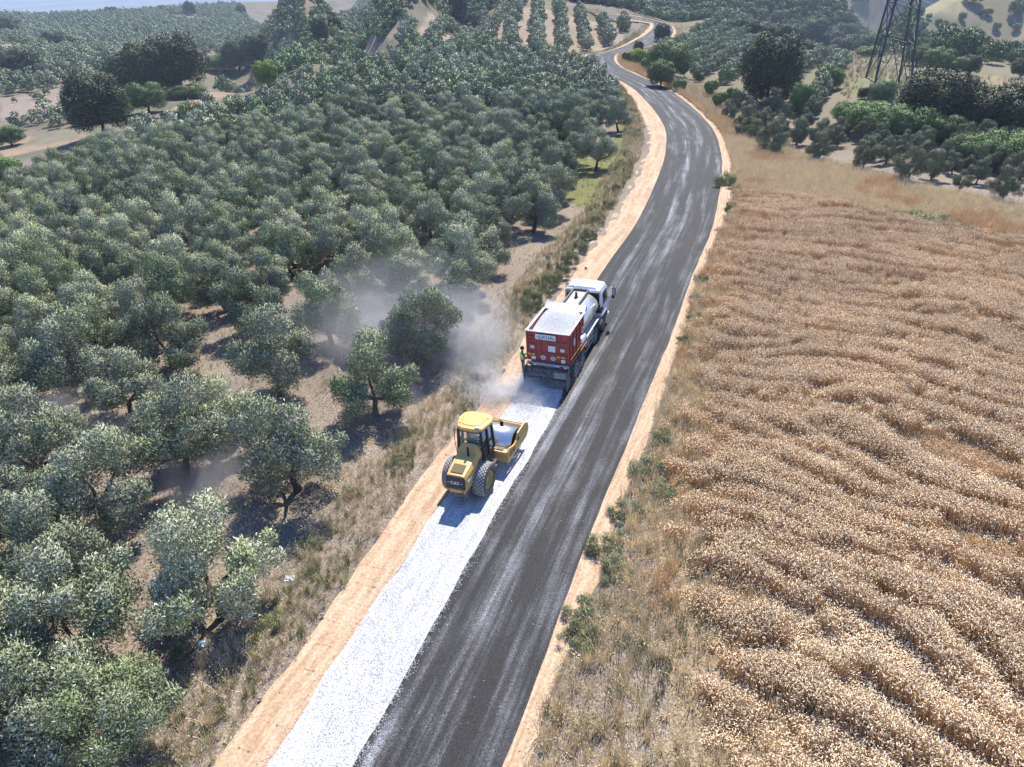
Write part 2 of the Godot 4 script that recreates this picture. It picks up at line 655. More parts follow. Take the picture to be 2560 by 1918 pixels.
func ground_color(x: float, z: float, d: float) -> Color:
	var n := noise.get_noise_2d(x * 0.05, z * 0.05)
	var f := noise.get_noise_2d(x * 0.4 + 40.0, z * 0.4)
	var az := rad_to_deg(atan2(x, -z))
	var c: Color
	if d < 130.0:
		c = Color(0.36, 0.295, 0.235).lerp(Color(0.47, 0.385, 0.31), clampf(0.5 + n + 0.6 * f, 0, 1))
		if f > 0.2: c = c.lerp(Color(0.40, 0.32, 0.19), (f - 0.2) * 2.0)
	elif d < 1000.0:
		c = Color(0.33, 0.27, 0.20).lerp(Color(0.19, 0.19, 0.11), clampf(0.4 + 1.6 * n, 0, 1))
	else:
		var k := noise.get_noise_2d(x * 0.0016, z * 0.0026)
		var m := noise.get_noise_2d(x * 0.006 + 70.0, z * 0.009)
		c = Color(0.065, 0.085, 0.05)
		if k + 0.5 * m > 0.02: c = Color(0.50, 0.41, 0.28)
		elif k + 0.5 * m > -0.1: c = Color(0.20, 0.22, 0.11)
	if d > 110.0 and d < 1000.0 and az > 12.0:
		c = c.lerp(Color(0.34, 0.30, 0.17), 0.6)
	for q in fields:
		if within(q[0], q[1], x, z):
			c = q[2] * (1.0 + 0.22 * n + 0.25 * f)
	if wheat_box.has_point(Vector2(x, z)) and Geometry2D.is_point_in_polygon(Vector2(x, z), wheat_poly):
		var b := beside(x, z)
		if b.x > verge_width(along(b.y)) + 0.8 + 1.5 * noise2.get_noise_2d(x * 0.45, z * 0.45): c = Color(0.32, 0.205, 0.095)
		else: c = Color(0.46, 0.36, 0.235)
	c.a = 1.0
	return c

func build_ground() -> void:
	field([[0, 330], [0, 395], [200, 355], [240, 335], [120, 345]], Color(0.50, 0.36, 0.24))
	field([[380, 296], [500, 240], [660, 200], [655, 215], [520, 265], [420, 302]], Color(0.50, 0.36, 0.24))
	field([[130, 325], [230, 322], [180, 352], [30, 372]], Color(0.33, 0.30, 0.20))
	field([[0, 245], [0, 300], [70, 290], [280, 230], [290, 195], [230, 200]], Color(0.44, 0.36, 0.29))
	field([[490, 140], [575, 132], [575, 150], [510, 175]], Color(0.42, 0.36, 0.25))
	field([[0, 110], [75, 112], [80, 132], [0, 138]], Color(0.36, 0.33, 0.17))
	field([[815, 174], [830, 158], [1000, 95], [1060, 70], [1150, 45], [1160, 55], [1070, 86], [930, 132]], Color(0.47, 0.37, 0.27))
	field([[1040, 110], [1080, 30], [1420, 40], [1560, 60], [1560, 110], [1400, 150], [1180, 150]], Color(0.50, 0.40, 0.30))
	field([[1420, 160], [1600, 85], [1640, 52], [1700, 60], [1640, 105], [1500, 135]], Color(0.50, 0.37, 0.26))
	field([[1330, 330], [1390, 300], [1480, 400], [1540, 340], [1550, 260], [1580, 290], [1560, 400], [1500, 500], [1450, 520], [1410, 500], [1420, 440], [1330, 420]], Color(0.26, 0.27, 0.075))
	field([[1850, 470], [1880, 380], [2050, 430], [2300, 500], [2560, 560], [2560, 600], [2300, 560], [2050, 510]], Color(0.54, 0.44, 0.28))
	field([[2030, 135], [2180, 130], [2190, 200], [2110, 195], [2040, 165]], Color(0.30, 0.25, 0.14))
	field([[2290, 190], [2330, 170], [2560, 195], [2560, 250], [2420, 235]], Color(0.46, 0.36, 0.21))
	field([[2120, 210], [2290, 200], [2420, 240], [2560, 255], [2560, 275], [2300, 270], [2120, 240]], Color(0.30, 0.30, 0.13))
	field([[2215, 122], [2290, 118], [2320, 138], [2220, 132]], Color(0.46, 0.33, 0.23))
	field([[2380, 150], [2480, 160], [2480, 168], [2390, 165]], Color(0.46, 0.35, 0.24))
	field([[2390, 100], [2560, 80], [2560, 95], [2460, 112]], Color(0.48, 0.36, 0.24))
	field([[2100, 25], [2145, 20], [2140, 38], [2095, 35]], Color(0.50, 0.40, 0.28))
	field([[2195, 30], [2240, 22], [2235, 50], [2190, 52]], Color(0.48, 0.36, 0.26))
	field([[2180, 58], [2290, 45], [2310, 55], [2240, 68]], Color(0.48, 0.38, 0.26))
	field([[2290, 35], [2410, 38], [2400, 50], [2290, 44]], Color(0.46, 0.43, 0.22))
	field([[2290, 52], [2470, 60], [2430, 82], [2300, 72]], Color(0.16, 0.21, 0.10))
	field([[2470, 55], [2560, 52], [2560, 75], [2480, 72]], Color(0.30, 0.27, 0.15))
	field([[2330, 85], [2390, 78], [2390, 84], [2340, 90]], Color(0.44, 0.33, 0.22))
	field([[2430, 32], [2490, 22], [2490, 28], [2440, 38]], Color(0.48, 0.36, 0.27))
	var right_side := PackedVector2Array()
	for i in range(0, line.size(), 6):
		if line[i].y < 8.0 and along(i) < 68.0:
			var p := at_line(i, maxf(0.3, verge_width(along(i)) - 1.5), 0)
			right_side.append(Vector2(p.x, p.z))
	wheat_poly = right_side
	var far_edge := area([[1870, 490], [2000, 505], [2200, 545], [2400, 585], [2560, 620]])
	wheat_poly.append_array(far_edge)
	wheat_poly.append(Vector2(54, -42))
	wheat_poly.append(Vector2(42, -8))
	wheat_poly.append(Vector2(30, 6))
	wheat_box = bounds(wheat_poly)

	var az := PackedFloat32Array()
	var a := -180.0
	while a < 180.01:
		az.append(deg_to_rad(a))
		a += 0.25 if a > -44.0 and a < 43.9 else 4.0
	var radii := PackedFloat32Array([0.01])
	var r := 3.0
	while r < 18000.0:
		radii.append(r)
		r *= 1.017
	var na := az.size()
	var nr := radii.size()
	var v := PackedVector3Array()
	var c := PackedColorArray()
	var nn := PackedVector3Array()
	v.resize(na * nr)
	c.resize(na * nr)
	nn.resize(na * nr)
	for j in nr:
		for i in na:
			var x := sin(az[i]) * radii[j]
			var z := -cos(az[i]) * radii[j]
			var h := height(x, z)
			var d := radii[j]
			if d < 400.0:
				var b := beside(x, z)
				if b.x < 20.0:
					var u := b.x
					var inside := smoothstep(-ROAD_W - 2.2, -ROAD_W - 0.8, u) * (1.0 - smoothstep(0.1, 0.9, u))
					h -= inside * (0.25 if d < 150.0 else 0.5)
					if d < 120.0: h += (1.0 - inside) * 0.05 * noise.get_noise_2d(x * 0.8, z * 0.8)
				elif d < 120.0:
					h += 0.06 * noise.get_noise_2d(x * 0.7, z * 0.7)
			elif d > 900.0:
				h += minf(maxf(d - 900.0, 0.0) * 0.0025, 30.0) * noise.get_noise_2d(x * 0.0011, z * 0.0011)
			v[j * na + i] = Vector3(x, h, z)
			c[j * na + i] = ground_color(x, z, d)
	var idx := PackedInt32Array()
	for j in nr - 1:
		for i in na:
			var k := (i + 1) % na
			if i == na - 1: continue
			var p := j * na + i
			var q := j * na + k
			idx.append_array([p, q + na, q, p, p + na, q + na])
	for j in nr:
		for i in na:
			var l := v[j * na + maxi(i - 1, 0)]
			var g := v[j * na + mini(i + 1, na - 1)]
			var u := v[maxi(j - 1, 0) * na + i]
			var w := v[mini(j + 1, nr - 1) * na + i]
			var n := (g - l).cross(u - w)
			nn[j * na + i] = (n if n.y > 0 else -n).normalized() if n.length() > 1e-9 else Vector3.UP
	var arr := []
	arr.resize(Mesh.ARRAY_MAX)
	arr[Mesh.ARRAY_VERTEX] = v
	arr[Mesh.ARRAY_NORMAL] = nn
	arr[Mesh.ARRAY_COLOR] = c
	arr[Mesh.ARRAY_INDEX] = idx
	var m := ArrayMesh.new()
	m.add_surface_from_arrays(Mesh.PRIMITIVE_TRIANGLES, arr)
	tag(inst("ground", m, M.ground), "dry hilly ground of groves, fields and far valleys", "ground", "", "structure")

# ---------------------------------------------------------------- road
func ribbon(i0: int, i1: int, cols: int, edge: Callable, lift: Callable, uv_len := 0.0) -> ArrayMesh:
	var v := PackedVector3Array()
	var n := PackedVector3Array()
	var t := PackedVector2Array()
	var idx := PackedInt32Array()
	for i in range(i0, i1 + 1):
		var e: Vector2 = edge.call(i)
		for k in cols + 1:
			var f := float(k) / cols
			var u := lerpf(e.x, e.y, f)
			v.append(at_line(i, u, lift.call(i, f)))
			n.append(Vector3.UP)
			t.append(Vector2((u + ROAD_W) / ROAD_W, (i * 0.8) / uv_len if uv_len > 0.0 else 0.0))
	for i in i1 - i0:
		for k in cols:
			var p := i * (cols + 1) + k
			idx.append_array([p, p + cols + 1, p + cols + 2, p, p + cols + 2, p + 1])
	var arr := []
	arr.resize(Mesh.ARRAY_MAX)
	arr[Mesh.ARRAY_VERTEX] = v
	arr[Mesh.ARRAY_NORMAL] = n
	arr[Mesh.ARRAY_TEX_UV] = t
	var t2 := PackedVector2Array()
	for i in range(i0, i1 + 1):
		for k in cols + 1: t2.append(Vector2(0.07 + 0.86 * k / cols, i * 0.8 / 31.0))
	arr[Mesh.ARRAY_TEX_UV2] = t2
	arr[Mesh.ARRAY_INDEX] = idx
	var m := ArrayMesh.new()
	m.add_surface_from_arrays(Mesh.PRIMITIVE_TRIANGLES, arr)
	return m

var truck_i := 0

func build_road() -> void:
	var last := line.size() - 1
	for i in line.size():
		if along(i) < 36.1: truck_i = i
	var far_lift := func(i: int) -> float: return 0.02 + 0.22 * smoothstep(90.0, 200.0, along(i))
	tag(inst("road", ribbon(0, last, 8, func(i): return Vector2(-ROAD_W, 0.0 + 0.06 * noise.get_noise_2d(i * 0.35, 5.0)), func(i, f): return far_lift.call(i) + 0.012, 96.0), M.asphalt), "dark worn bitumen road winding up the hill", "road", "", "structure")
	tag(inst("left_shoulder", ribbon(0, last, 6, func(i): return Vector2(-ROAD_W - left_soil(i), -ROAD_W + 0.08), func(i, f): return far_lift.call(i) - 0.01 + (0.05 * noise.get_noise_2d(i * 0.5, f * 4.0) - 0.02 if f > 0.0 and f < 0.8 else (-0.18 if f == 0.0 else 0.0)), 0.0), M.orange_soil), "strip of bare orange soil along the grove side of the road", "shoulder", "", "structure")
	tag(inst("right_shoulder", ribbon(0, last, 4, func(i): return Vector2(-0.1, right_soil(i)), func(i, f): return far_lift.call(i) - (0.2 if f == 1.0 else 0.002), 0.0), M.orange_soil), "narrow strip of bare orange soil along the wheat side of the road", "shoulder", "", "structure")
	# fresh bitumen under the truck; beside the chippings its black also paints the truck's shadow
	tag(inst("bitumen_and_shadow", ribbon(truck_i - 9, truck_i + 1, 4, func(i): return Vector2(-ROAD_W + 0.05, -ROAD_W + LANE_W + 0.28 + 0.04 * noise.get_noise_2d(i * 0.9, 2.0)), func(i, f): return far_lift.call(i) + 0.016), M.bitumen), "strip of fresh black bitumen and painted truck shadow", "road surface", "", "structure")
	tag(inst("chipping_lane", ribbon(0, truck_i - 1, 10, func(i): return Vector2(-ROAD_W - 0.05 + 0.2 * noise.get_noise_2d(i * 0.4, 7.0), -ROAD_W + LANE_W + 0.09 * noise.get_noise_2d(i * 0.55, 1.0) - 0.34 * smoothstep(truck_i - 8.0, truck_i - 4.0, float(i))), func(i, f): return far_lift.call(i) + 0.02), M.chippings), "lane of freshly spread white chippings", "road surface", "", "structure")
	# loose chippings: along both edges of the new lane and strewn over it
	var st := Shape.new()
	st.flat()
	var p := [Vector3(0, 0.9, 0), Vector3(-1, 0, -0.7), Vector3(0.9, 0.1, -0.8), Vector3(0.8, 0, 0.9), Vector3(-0.8, 0.1, 0.8)]
	for k in 4: st.tri(p[0], p[1 + k], p[1 + (k + 1) % 4])
	var xf := []
	var cols := PackedColorArray()
	var r := RandomNumberGenerator.new()
	r.seed = 77
	for k in 30000:
		var i := int(lerpf(40.0, float(truck_i - 1), pow(r.randf(), 0.8)))
		var u: float
		var mode := r.randf()
		if mode < 0.30 and i < truck_i - 6: u = -ROAD_W + LANE_W + absf(r.randfn(0.0, 0.13)) - 0.08
		elif mode < 0.42: u = -ROAD_W - absf(r.randfn(0.0, 0.22)) + 0.08
		elif mode < 0.43: u = r.randf_range(-ROAD_W + LANE_W, 0.0)
		else: u = r.randf_range(-ROAD_W, -ROAD_W + LANE_W)
		var q := at_line(i, u, 0.036)
		var t := line_t[i] * r.randf_range(-0.4, 0.4)
		var s := r.randf_range(0.007, 0.015)
		xf.append(Transform3D(Basis.from_euler(Vector3(r.randf_range(-0.4, 0.4), r.randf() * TAU, 0)).scaled(Vector3(s, s * 0.9, s)), q + Vector3(t.x, 0, t.y)))
		var g := r.randf_range(0.55, 1.05)
		cols.append(Color(g, g, g) if r.randf() < 0.9 else Color(0.12, 0.12, 0.12))
	tag(scatter("loose_chippings", st.done(), M.chip_stone, xf, cols), "loose white stone chippings scattered on the new lane", "gravel", "", "stuff")
	# small clods and pebbles on the soil shoulders
	xf = []
	cols = PackedColorArray()
	for k in 5000:
		var i := r.randi_range(50, 260)
		var u := -ROAD_W - r.randf_range(0.05, 1.0) * left_soil(i) if r.randf() < 0.75 else r.randf_range(0.02, 1.0) * right_soil(i)
		var q := at_line(i, u, 0.0)
		var s := 0.012 + 0.03 * pow(r.randf(), 4.0)
		xf.append(Transform3D(Basis.from_euler(Vector3(0, r.randf() * TAU, 0)).scaled(Vector3(s, s * 0.8, s)), q))
		cols.append(Color(0.9, 0.62, 0.36) * r.randf_range(0.5, 1.0))
	tag(scatter("soil_clods", st.done(), M.chip_stone, xf, cols), "small clods and pebbles strewn over the orange shoulders", "soil", "", "stuff")

# ---------------------------------------------------------------- trees
var T := {}

func leaf_crown(sd: int, lobes: Array, count: int, ln: float, wd: float, tone: Callable, squash := 0.9, shell := 0.55) -> ArrayMesh:
	# leaf sprigs spread through the lobes [Vector4(x, y, z, radius)]
	var r := RandomNumberGenerator.new()
	r.seed = sd
	var v := PackedVector3Array()
	var n := PackedVector3Array()
	var c := PackedColorArray()
	var idx := PackedInt32Array()
	var total := 0.0
	for l in lobes: total += l.w * l.w
	var mid := Vector3.ZERO
	for l in lobes: mid += Vector3(l.x, l.y, l.z)
	mid /= lobes.size()
	for li in lobes.size():
		var l: Vector4 = lobes[li]
		var ctr := Vector3(l.x, l.y, l.z)
		var k := int(count * l.w * l.w / total)
		for q in k:
			var d := Vector3(r.randfn(), r.randfn() + 0.15, r.randfn()).normalized()
			var rad := l.w * (shell + (1.08 - shell) * pow(r.randf(), 0.55)) * (1.0 + 0.5 * noise.get_noise_3d(d.x * 2.6 + li * 7.0 + sd, d.y * 2.6, d.z * 2.6))
			var p := ctr + Vector3(d.x, d.y * squash, d.z) * rad
			var deep := false
			for lj in lobes.size():
				if lj == li: continue
				var o: Vector4 = lobes[lj]
				if Vector3(p.x - o.x, (p.y - o.y) / squash, p.z - o.z).length() < o.w * (shell - 0.08):
					deep = true
					break
			if deep: continue
			var ax := (Vector3(r.randfn(), r.randfn() + 0.6, r.randfn()).normalized() * 0.8 + d * 0.6).normalized()
			var up := Vector3(r.randfn(), r.randfn(), r.randfn()).normalized() * 0.7 + d * 0.7 + Vector3.UP * 0.35
			var side := ax.cross(up).normalized()
			var face := side.cross(ax).normalized()
			if face.dot(d) < 0: face = -face
			var out := ((p - mid).normalized() * 0.35 + d * 0.65)
			var sn := (face * 0.55 + out * 0.6).normalized()
			var s := r.randf_range(0.7, 1.25)
			var b := v.size()
			var hl := ax * ln * 0.5 * s
			var hw := side * wd * 0.5 * s
			v.append_array([p - hl, p + hw, p + hl, p - hw])
			n.append_array([sn, sn, sn, sn])
			var col: Color = tone.call(r, d, li)
			c.append_array([col, col, col, col])
			if ax.cross(side).dot(face) > 0.0: idx.append_array([b, b + 1, b + 2, b, b + 2, b + 3])
			else: idx.append_array([b, b + 2, b + 1, b, b + 3, b + 2])
	var arr := []
	arr.resize(Mesh.ARRAY_MAX)
	arr[Mesh.ARRAY_VERTEX] = v
	arr[Mesh.ARRAY_NORMAL] = n
	arr[Mesh.ARRAY_COLOR] = c
	arr[Mesh.ARRAY_INDEX] = idx
	var m := ArrayMesh.new()
	m.add_surface_from_arrays(Mesh.PRIMITIVE_TRIANGLES, arr)
	return m

func olive_tone(r: RandomNumberGenerator, d: Vector3, li: int) -> Color:
	var k := r.randf()
	var c := Color(0.190, 0.210, 0.132).lerp(Color(0.30, 0.318, 0.222), k)
	if r.randf() < 0.22: c = Color(0.48, 0.50, 0.42)
	if li % 4 == 1 and r.randf() < 0.35: c = Color(0.21, 0.26, 0.11)
	if r.randf() < 0.03: c = Color(0.19, 0.13, 0.07)
	return c

func oak_tone(r: RandomNumberGenerator, d: Vector3, li: int) -> Color:
	return Color(0.045, 0.060, 0.030).lerp(Color(0.085, 0.108, 0.050), r.randf())

func green_tone(r: RandomNumberGenerator, d: Vector3, li: int) -> Color:
	return Color(0.085, 0.15, 0.038).lerp(Color(0.16, 0.23, 0.06), r.randf())

func weed_tone(r: RandomNumberGenerator, d: Vector3, li: int) -> Color:
	var c := Color(0.085, 0.115, 0.050).lerp(Color(0.19, 0.21, 0.10), r.randf())
	if r.randf() < 0.25: c = Color(0.36, 0.31, 0.19)
	return c

func olive_lobes(sd: int) -> Array:
	var r := RandomNumberGenerator.new()
	r.seed = sd * 31 + 5
	var out := []
	var wide := r.randf_range(0.85, 1.15)
	var limbs := r.randi_range(5, 7)
	for k in limbs:
		# each limb carries a bough of several puffs
		var a := TAU * k / limbs + r.randf_range(-0.4, 0.4)
		var rad := r.randf_range(0.9, 1.6)
		var hgt := r.randf_range(1.1, 2.6)
		var c := Vector3(cos(a) * rad * wide, hgt, sin(a) * rad / wide)
		out.append(Vector4(c.x, c.y, c.z, r.randf_range(0.6, 0.85)))
		for q in r.randi_range(3, 5):
			var d := Vector3(r.randfn(), r.randfn() * 0.8 + 0.25, r.randfn()).normalized() * r.randf_range(0.5, 0.9) + Vector3(cos(a), 0, sin(a)) * 0.2
			out.append(Vector4(c.x + d.x, maxf(c.y + d.y, 0.75), c.z + d.z, r.randf_range(0.28, 0.55)))
	for k in r.randi_range(3, 5):
		out.append(Vector4(r.randf_range(-0.9, 0.9), r.randf_range(2.5, 3.7), r.randf_range(-0.9, 0.9), r.randf_range(0.4, 0.8)))
	return out

func trunk_mesh(sd: int, lobes: Array, r0: float, fork: float, limbs: int) -> ArrayMesh:
	var r := RandomNumberGenerator.new()
	r.seed = sd * 17 + 3
	var s := Shape.new()
	var base := Vector3.ZERO
	var lean := Vector3(r.randf_range(-0.25, 0.25), fork, r.randf_range(-0.25, 0.25))
	var m1 := lean * 0.5 + Vector3(r.randf_range(-0.08, 0.08), 0, r.randf_range(-0.08, 0.08))
	s.rod(Vector3(0, -0.3, 0), Vector3(0, 0.12, 0), r0 * 1.7, r0 * 1.1, 9, false)
	s.rod(Vector3(0, 0.12, 0), m1, r0 * 1.1, r0 * 0.85, 9, false)
	s.rod(m1, lean, r0 * 0.85, r0 * 0.75, 9, false)
	for k in mini(limbs, lobes.size()):
		var l: Vector4 = lobes[(k * lobes.size()) / limbs]
		var e := Vector3(l.x, l.y, l.z)
		var mid := lean.lerp(e, 0.5) + Vector3(r.randf_range(-0.15, 0.15), -0.12, r.randf_range(-0.15, 0.15))
		s.rod(lean - Vector3(0, 0.05, 0), mid, r0 * 0.55, r0 * 0.34, 7, false)
		s.rod(mid, e, r0 * 0.34, r0 * 0.14, 6, false)
		var e2 := e + Vector3(r.randf_range(-0.4, 0.4), 0.35, r.randf_range(-0.4, 0.4)) * l.w
		s.rod(mid.lerp(e, 0.5), e2, r0 * 0.2, r0 * 0.06, 5, false)
	return s.done()

func build_tree_meshes() -> void:
	T.olive = []
	T.olive_mid = []
	T.olive_far = []
	for k in 6:
		var lobes := olive_lobes(k + 1)
		T.olive.append([leaf_crown(100 + k, lobes, 30000, 0.125, 0.042, olive_tone, 1.0, 0.42), trunk_mesh(k, lobes, 0.16, 1.0, 5)])
	for k in 4:
		T.olive_mid.append(leaf_crown(200 + k, olive_lobes(k + 1), 2600, 0.34, 0.17, olive_tone, 0.9))
		T.olive_far.append(leaf_crown(240 + k, olive_lobes(k + 3), 900, 0.5, 0.26, olive_tone, 0.9))
	T.oak = []
	T.oak_far = []
	for k in 3:
		var r := RandomNumberGenerator.new()
		r.seed = 900 + k
		var lobes := []
		for q in 16:
			var a := TAU * q * 0.382
			var hgt := lerpf(2.2, 7.2, q / 15.0)
			var rad := 2.9 * sqrt(maxf(0.0, 1.0 - pow((hgt - 4.2) / 3.9, 2.0)))
			lobes.append(Vector4(cos(a) * rad, hgt, sin(a) * rad, r.randf_range(1.2, 1.7)))
		lobes.append(Vector4(0, 4.2, 0, 2.2))
		T.oak.append([leaf_crown(300 + k, lobes, 26000, 0.26, 0.15, oak_tone, 1.0, 0.55), trunk_mesh(40 + k, lobes, 0.3, 1.9, 6)])
		T.oak_far.append(leaf_crown(340 + k, lobes, 1500, 0.85, 0.5, oak_tone, 1.0, 0.6))
	T.shrub = []
	T.weed = []
	for k in 4:
		var r := RandomNumberGenerator.new()
		r.seed = 700 + k
		var lobes := []
		for q in 7:
			lobes.append(Vector4(r.randf_range(-0.7, 0.7), r.randf_range(0.4, 1.3), r.randf_range(-0.7, 0.7), r.randf_range(0.35, 0.6)))
		T.shrub.append([leaf_crown(400 + k, lobes, 3600, 0.17, 0.10, green_tone, 0.9, 0.5), trunk_mesh(60 + k, lobes, 0.05, 0.3, 4)])
		lobes = []
		for q in 9:
			lobes.append(Vector4(r.randf_range(-0.9, 0.9), r.randf_range(0.15, 0.55), r.randf_range(-0.9, 0.9), r.randf_range(0.22, 0.42)))
		T.weed.append(leaf_crown(440 + k, lobes, 3600, 0.2, 0.020, weed_tone, 0.9, 0.1))

func olive(at: Vector3, k: int, size: float, turn: float, mat: String, tall := 1.0) -> Node3D:
	var o := thing("olive_tree", at, turn)
	o.scale = Vector3(size, size * tall, size)
	inst("trunk", T.olive[k][1], M.bark, o)
	inst("crown", T.olive[k][0], M[mat], o)
	var big := "large " if size > 0.98 else ("small " if size < 0.89 else "mid-sized ")
	var hue: String = {"olive_sage": "sage green", "olive_green": "fresh green", "olive_silver": "pale silvery", "olive_dark": "dark green"}[mat]
	var form: String = ["a many-boughed", "a spreading", "a rounded", "a lopsided", "an upright", "a loose"][k]
	var b := beside(at.x, at.z)
	var where := "inside the grove"
	if b.x < 90.0 and b.x > -ROAD_W - 9.5: where = "at the road verge"
	tag(o, big + hue + " olive tree with " + form + " crown " + where, "olive tree", "olive trees of the grove beside the road")
	return o

func plant_groves() -> void:
	var r := RandomNumberGenerator.new()
	r.seed = 2024
	var taken: Array[Vector2] = []
	# trees one can pick out in the photo: trunk foot (pixel), size
	var picked := [[557, 1543, 1.08, 0], [282, 1318, 1.12, 1], [225, 1690, 1.02, 2], [-10, 1760, 1.02, 3], [120, 1900, 0.98, 4], [330, 1880, 0.86, 1], [110, 1480, 1.02, 2], [-60, 1400, 1.1, 4], [465, 1190, 1.04, 5], [745, 1225, 1.06, 3], [940, 1041, 1.04, 0], [1066, 912, 1.02, 1], [833, 871, 1.05, 2], [638, 833, 1.0, 4], [695, 991, 1.1, 5], [36, 1060, 1.1, 0], [110, 1215, 1.0, 1], [330, 1040, 1.0, 2], [430, 920, 1.05, 3], [560, 1130, 0.95, 4], [1180, 690, 1.1, 3], [1335, 580, 1.12, 4], [1390, 500, 1.0, 0], [1490, 425, 1.0, 1], [1545, 330, 1.0, 2], [1425, 358, 1.15, 5]]
	var spots := []
	for p in picked:
		var s := spot(p[0], p[1])
		spots.append([s, p[2], p[3]])
		taken.append(Vector2(s.x, s.z))
	var open := area([[1420, 430], [1470, 330], [1545, 300], [1600, 300], [1560, 420], [1480, 520], [1430, 510]])
	# the grove on the left: rows with some disorder
	var turn := deg_to_rad(-14.0)
	var left_edge := area([[-400, 760], [-200, 640], [0, 535], [120, 470], [220, 425], [380, 352], [520, 310], [660, 264], [760, 224], [860, 194], [1040, 130], [1180, 88]])
	var grove := PackedVector2Array(left_edge)
	for p in [[1300, 20], [1450, 20], [1560, 40], [1610, 60]]:
		var s := spot(p[0], p[1])
		grove.append(Vector2(s.x, s.z))
	grove.append(Vector2(40, -200))
	grove.append(Vector2(30, -100))
	grove.append(Vector2(12, -40))
	grove.append(Vector2(-3, -6))
	grove.append(Vector2(-45, -4))
	var gb := bounds(grove)
	# upslope the trees stand in clear rows with bare soil between them
	var terrace := area([[985, 128], [1040, 60], [1080, 8], [1250, 0], [1430, 4], [1560, 40], [1600, 62], [1555, 112], [1440, 150], [1330, 150], [1180, 140]])
	var tb := bounds(terrace)
	var step := Vector2(3.95, 3.6)
	var ra := spot(1377, 132)
	var rb := spot(1373, 39)
	var rd := (Vector2(rb.x, rb.z) - Vector2(ra.x, ra.z)).normalized()
	var rn := Vector2(-rd.y, rd.x)
	for i in range(-30, 31):
		for k in range(-60, 61):
			var q := Vector2(ra.x, ra.z) + rn * (i * 6.6 + 3.3) + rd * (k * 3.4) + Vector2(r.randf_range(-0.35, 0.35), r.randf_range(-0.5, 0.5))
			if not within(terrace, tb, q.x, q.y): continue
			var b := beside(q.x, q.y)
			if b.x < 90.0 and b.x > -ROAD_W - 5.0 - left_soil(int(b.y)): continue
			if r.randf() < 0.04: continue
			spots.append([Vector3(q.x, height(q.x, q.y), q.y), r.randf_range(0.82, 1.0), r.randi_range(0, 5)])
	for iz in range(-20, 142):
		for ix in range(-82, 52):
			var q := Vector2(ix * step.x, -iz * step.y)
			var jit := 1.0 if q.length() < 130.0 else 0.45
			q += Vector2(r.randf_range(-jit, jit), r.randf_range(-jit, jit))
			q = q.rotated(turn)
			if not within(grove, gb, q.x, q.y): continue
			var d := q.length()
			if within(terrace, tb, q.x, q.y): continue
			if Geometry2D.is_point_in_polygon(q, open) and r.randf() < 0.8: continue
			var b := beside(q.x, q.y)
			if b.x < 90.0:
				var clear := 5.0 if d < 45.0 else (6.6 if d < 110.0 else 5.2)
				if b.x > -ROAD_W - clear - left_soil(int(b.y)) + 1.6: continue
			var ok := true
			for t in taken:
				if t.distance_to(q) < (4.2 if d < 42.0 else 3.0):
					ok = false
					break
			if not ok or r.randf() < 0.05: continue
			if d < 42.0: taken.append(q)
			spots.append([Vector3(q.x, height(q.x, q.y), q.y), r.randf_range(0.82, 1.06), r.randi_range(0, 5)])
	# the top of the hill behind the rows
	for i in range(0, 60):
		for k in range(0, 18):
			var ray := pixel_ray(940.0 + i * 11.5 + r.randf_range(-3, 3), 0.0)
			var flat := Vector2(ray.x, ray.z).normalized() * (288.0 + k * 4.3 + r.randf_range(-1, 1))
			if within(terrace, tb, flat.x, flat.y) or r.randf() < 0.08: continue
			if absf(beside(flat.x, flat.y).x) < 12.0: continue
			spots.append([Vector3(flat.x, height(flat.x, flat.y), flat.y), r.randf_range(0.82, 1.1), r.randi_range(0, 5)])
	spots.sort_custom(func(a, b): return seen_depth(a[0]) < seen_depth(b[0]))
	var mats := ["olive_sage", "olive_sage", "olive_green", "olive_dark", "olive_sage", "olive_silver", "olive_green"]
	var mid_xf := [[], [], [], []]
	var mid_col := [PackedColorArray(), PackedColorArray(), PackedColorArray(), PackedColorArray()]
	var made := 0
	for s in spots:
		var p: Vector3 = s[0]
		var sz: float = s[1]
		var k: int = s[2]
		var wave := noise.get_noise_2d(p.x * 0.03, p.z * 0.03)
		var mat: String = mats[r.randi_range(0, 6)]
		if wave > 0.22 and r.randf() < 0.4: mat = "olive_silver"
		if p.z < -60.0 and p.x > 0.0: mat = ["olive_dark", "olive_sage"][r.randi_range(0, 1)]
		if made < 300 and in_frame(p, 3.0):
			olive(p, k, sz, r.randf() * TAU, mat, r.randf_range(1.0, 1.22))
			made += 1
		else:
			var j := r.randi_range(0, 3)
			mid_xf[j].append(Transform3D(Basis(Vector3.UP, r.randf() * TAU).scaled(Vector3(sz, sz * r.randf_range(1.0, 1.2), sz)), p))
			mid_col[j].append(shade_of(r, wave))
	var rest := thing("olive_grove", Vector3.ZERO)
	for j in 4:
		tag(scatter("crowns", T.olive_mid[j], M.olive_sage, mid_xf[j], mid_col[j], rest), "", "", "", "stuff")
	var legs := []
	for j in 4:
		for x in mid_xf[j]: legs.append(x)
	tag(scatter("trunks", T.olive[0][1], M.bark, legs, PackedColorArray(), rest), "", "", "", "stuff")
	tag(rest, "mass of farther olive trees in rows up the hill", "olive grove", "", "stuff")
	# small olives beyond the wheat field on the right
	var small := [[1925, 385, 0.95], [2045, 405, 0.8], [2155, 425, 0.85], [2215, 410, 0.7], [2270, 455, 0.85], [2328, 450, 0.7], [2398, 478, 0.5], [2505, 505, 0.75], [2380, 435, 0.55], [2545, 500, 0.7], [2440, 460, 0.6]]
	var rows := []
	for p in small: rows.append([spot(p[0], p[1]), p[2] * 0.82])
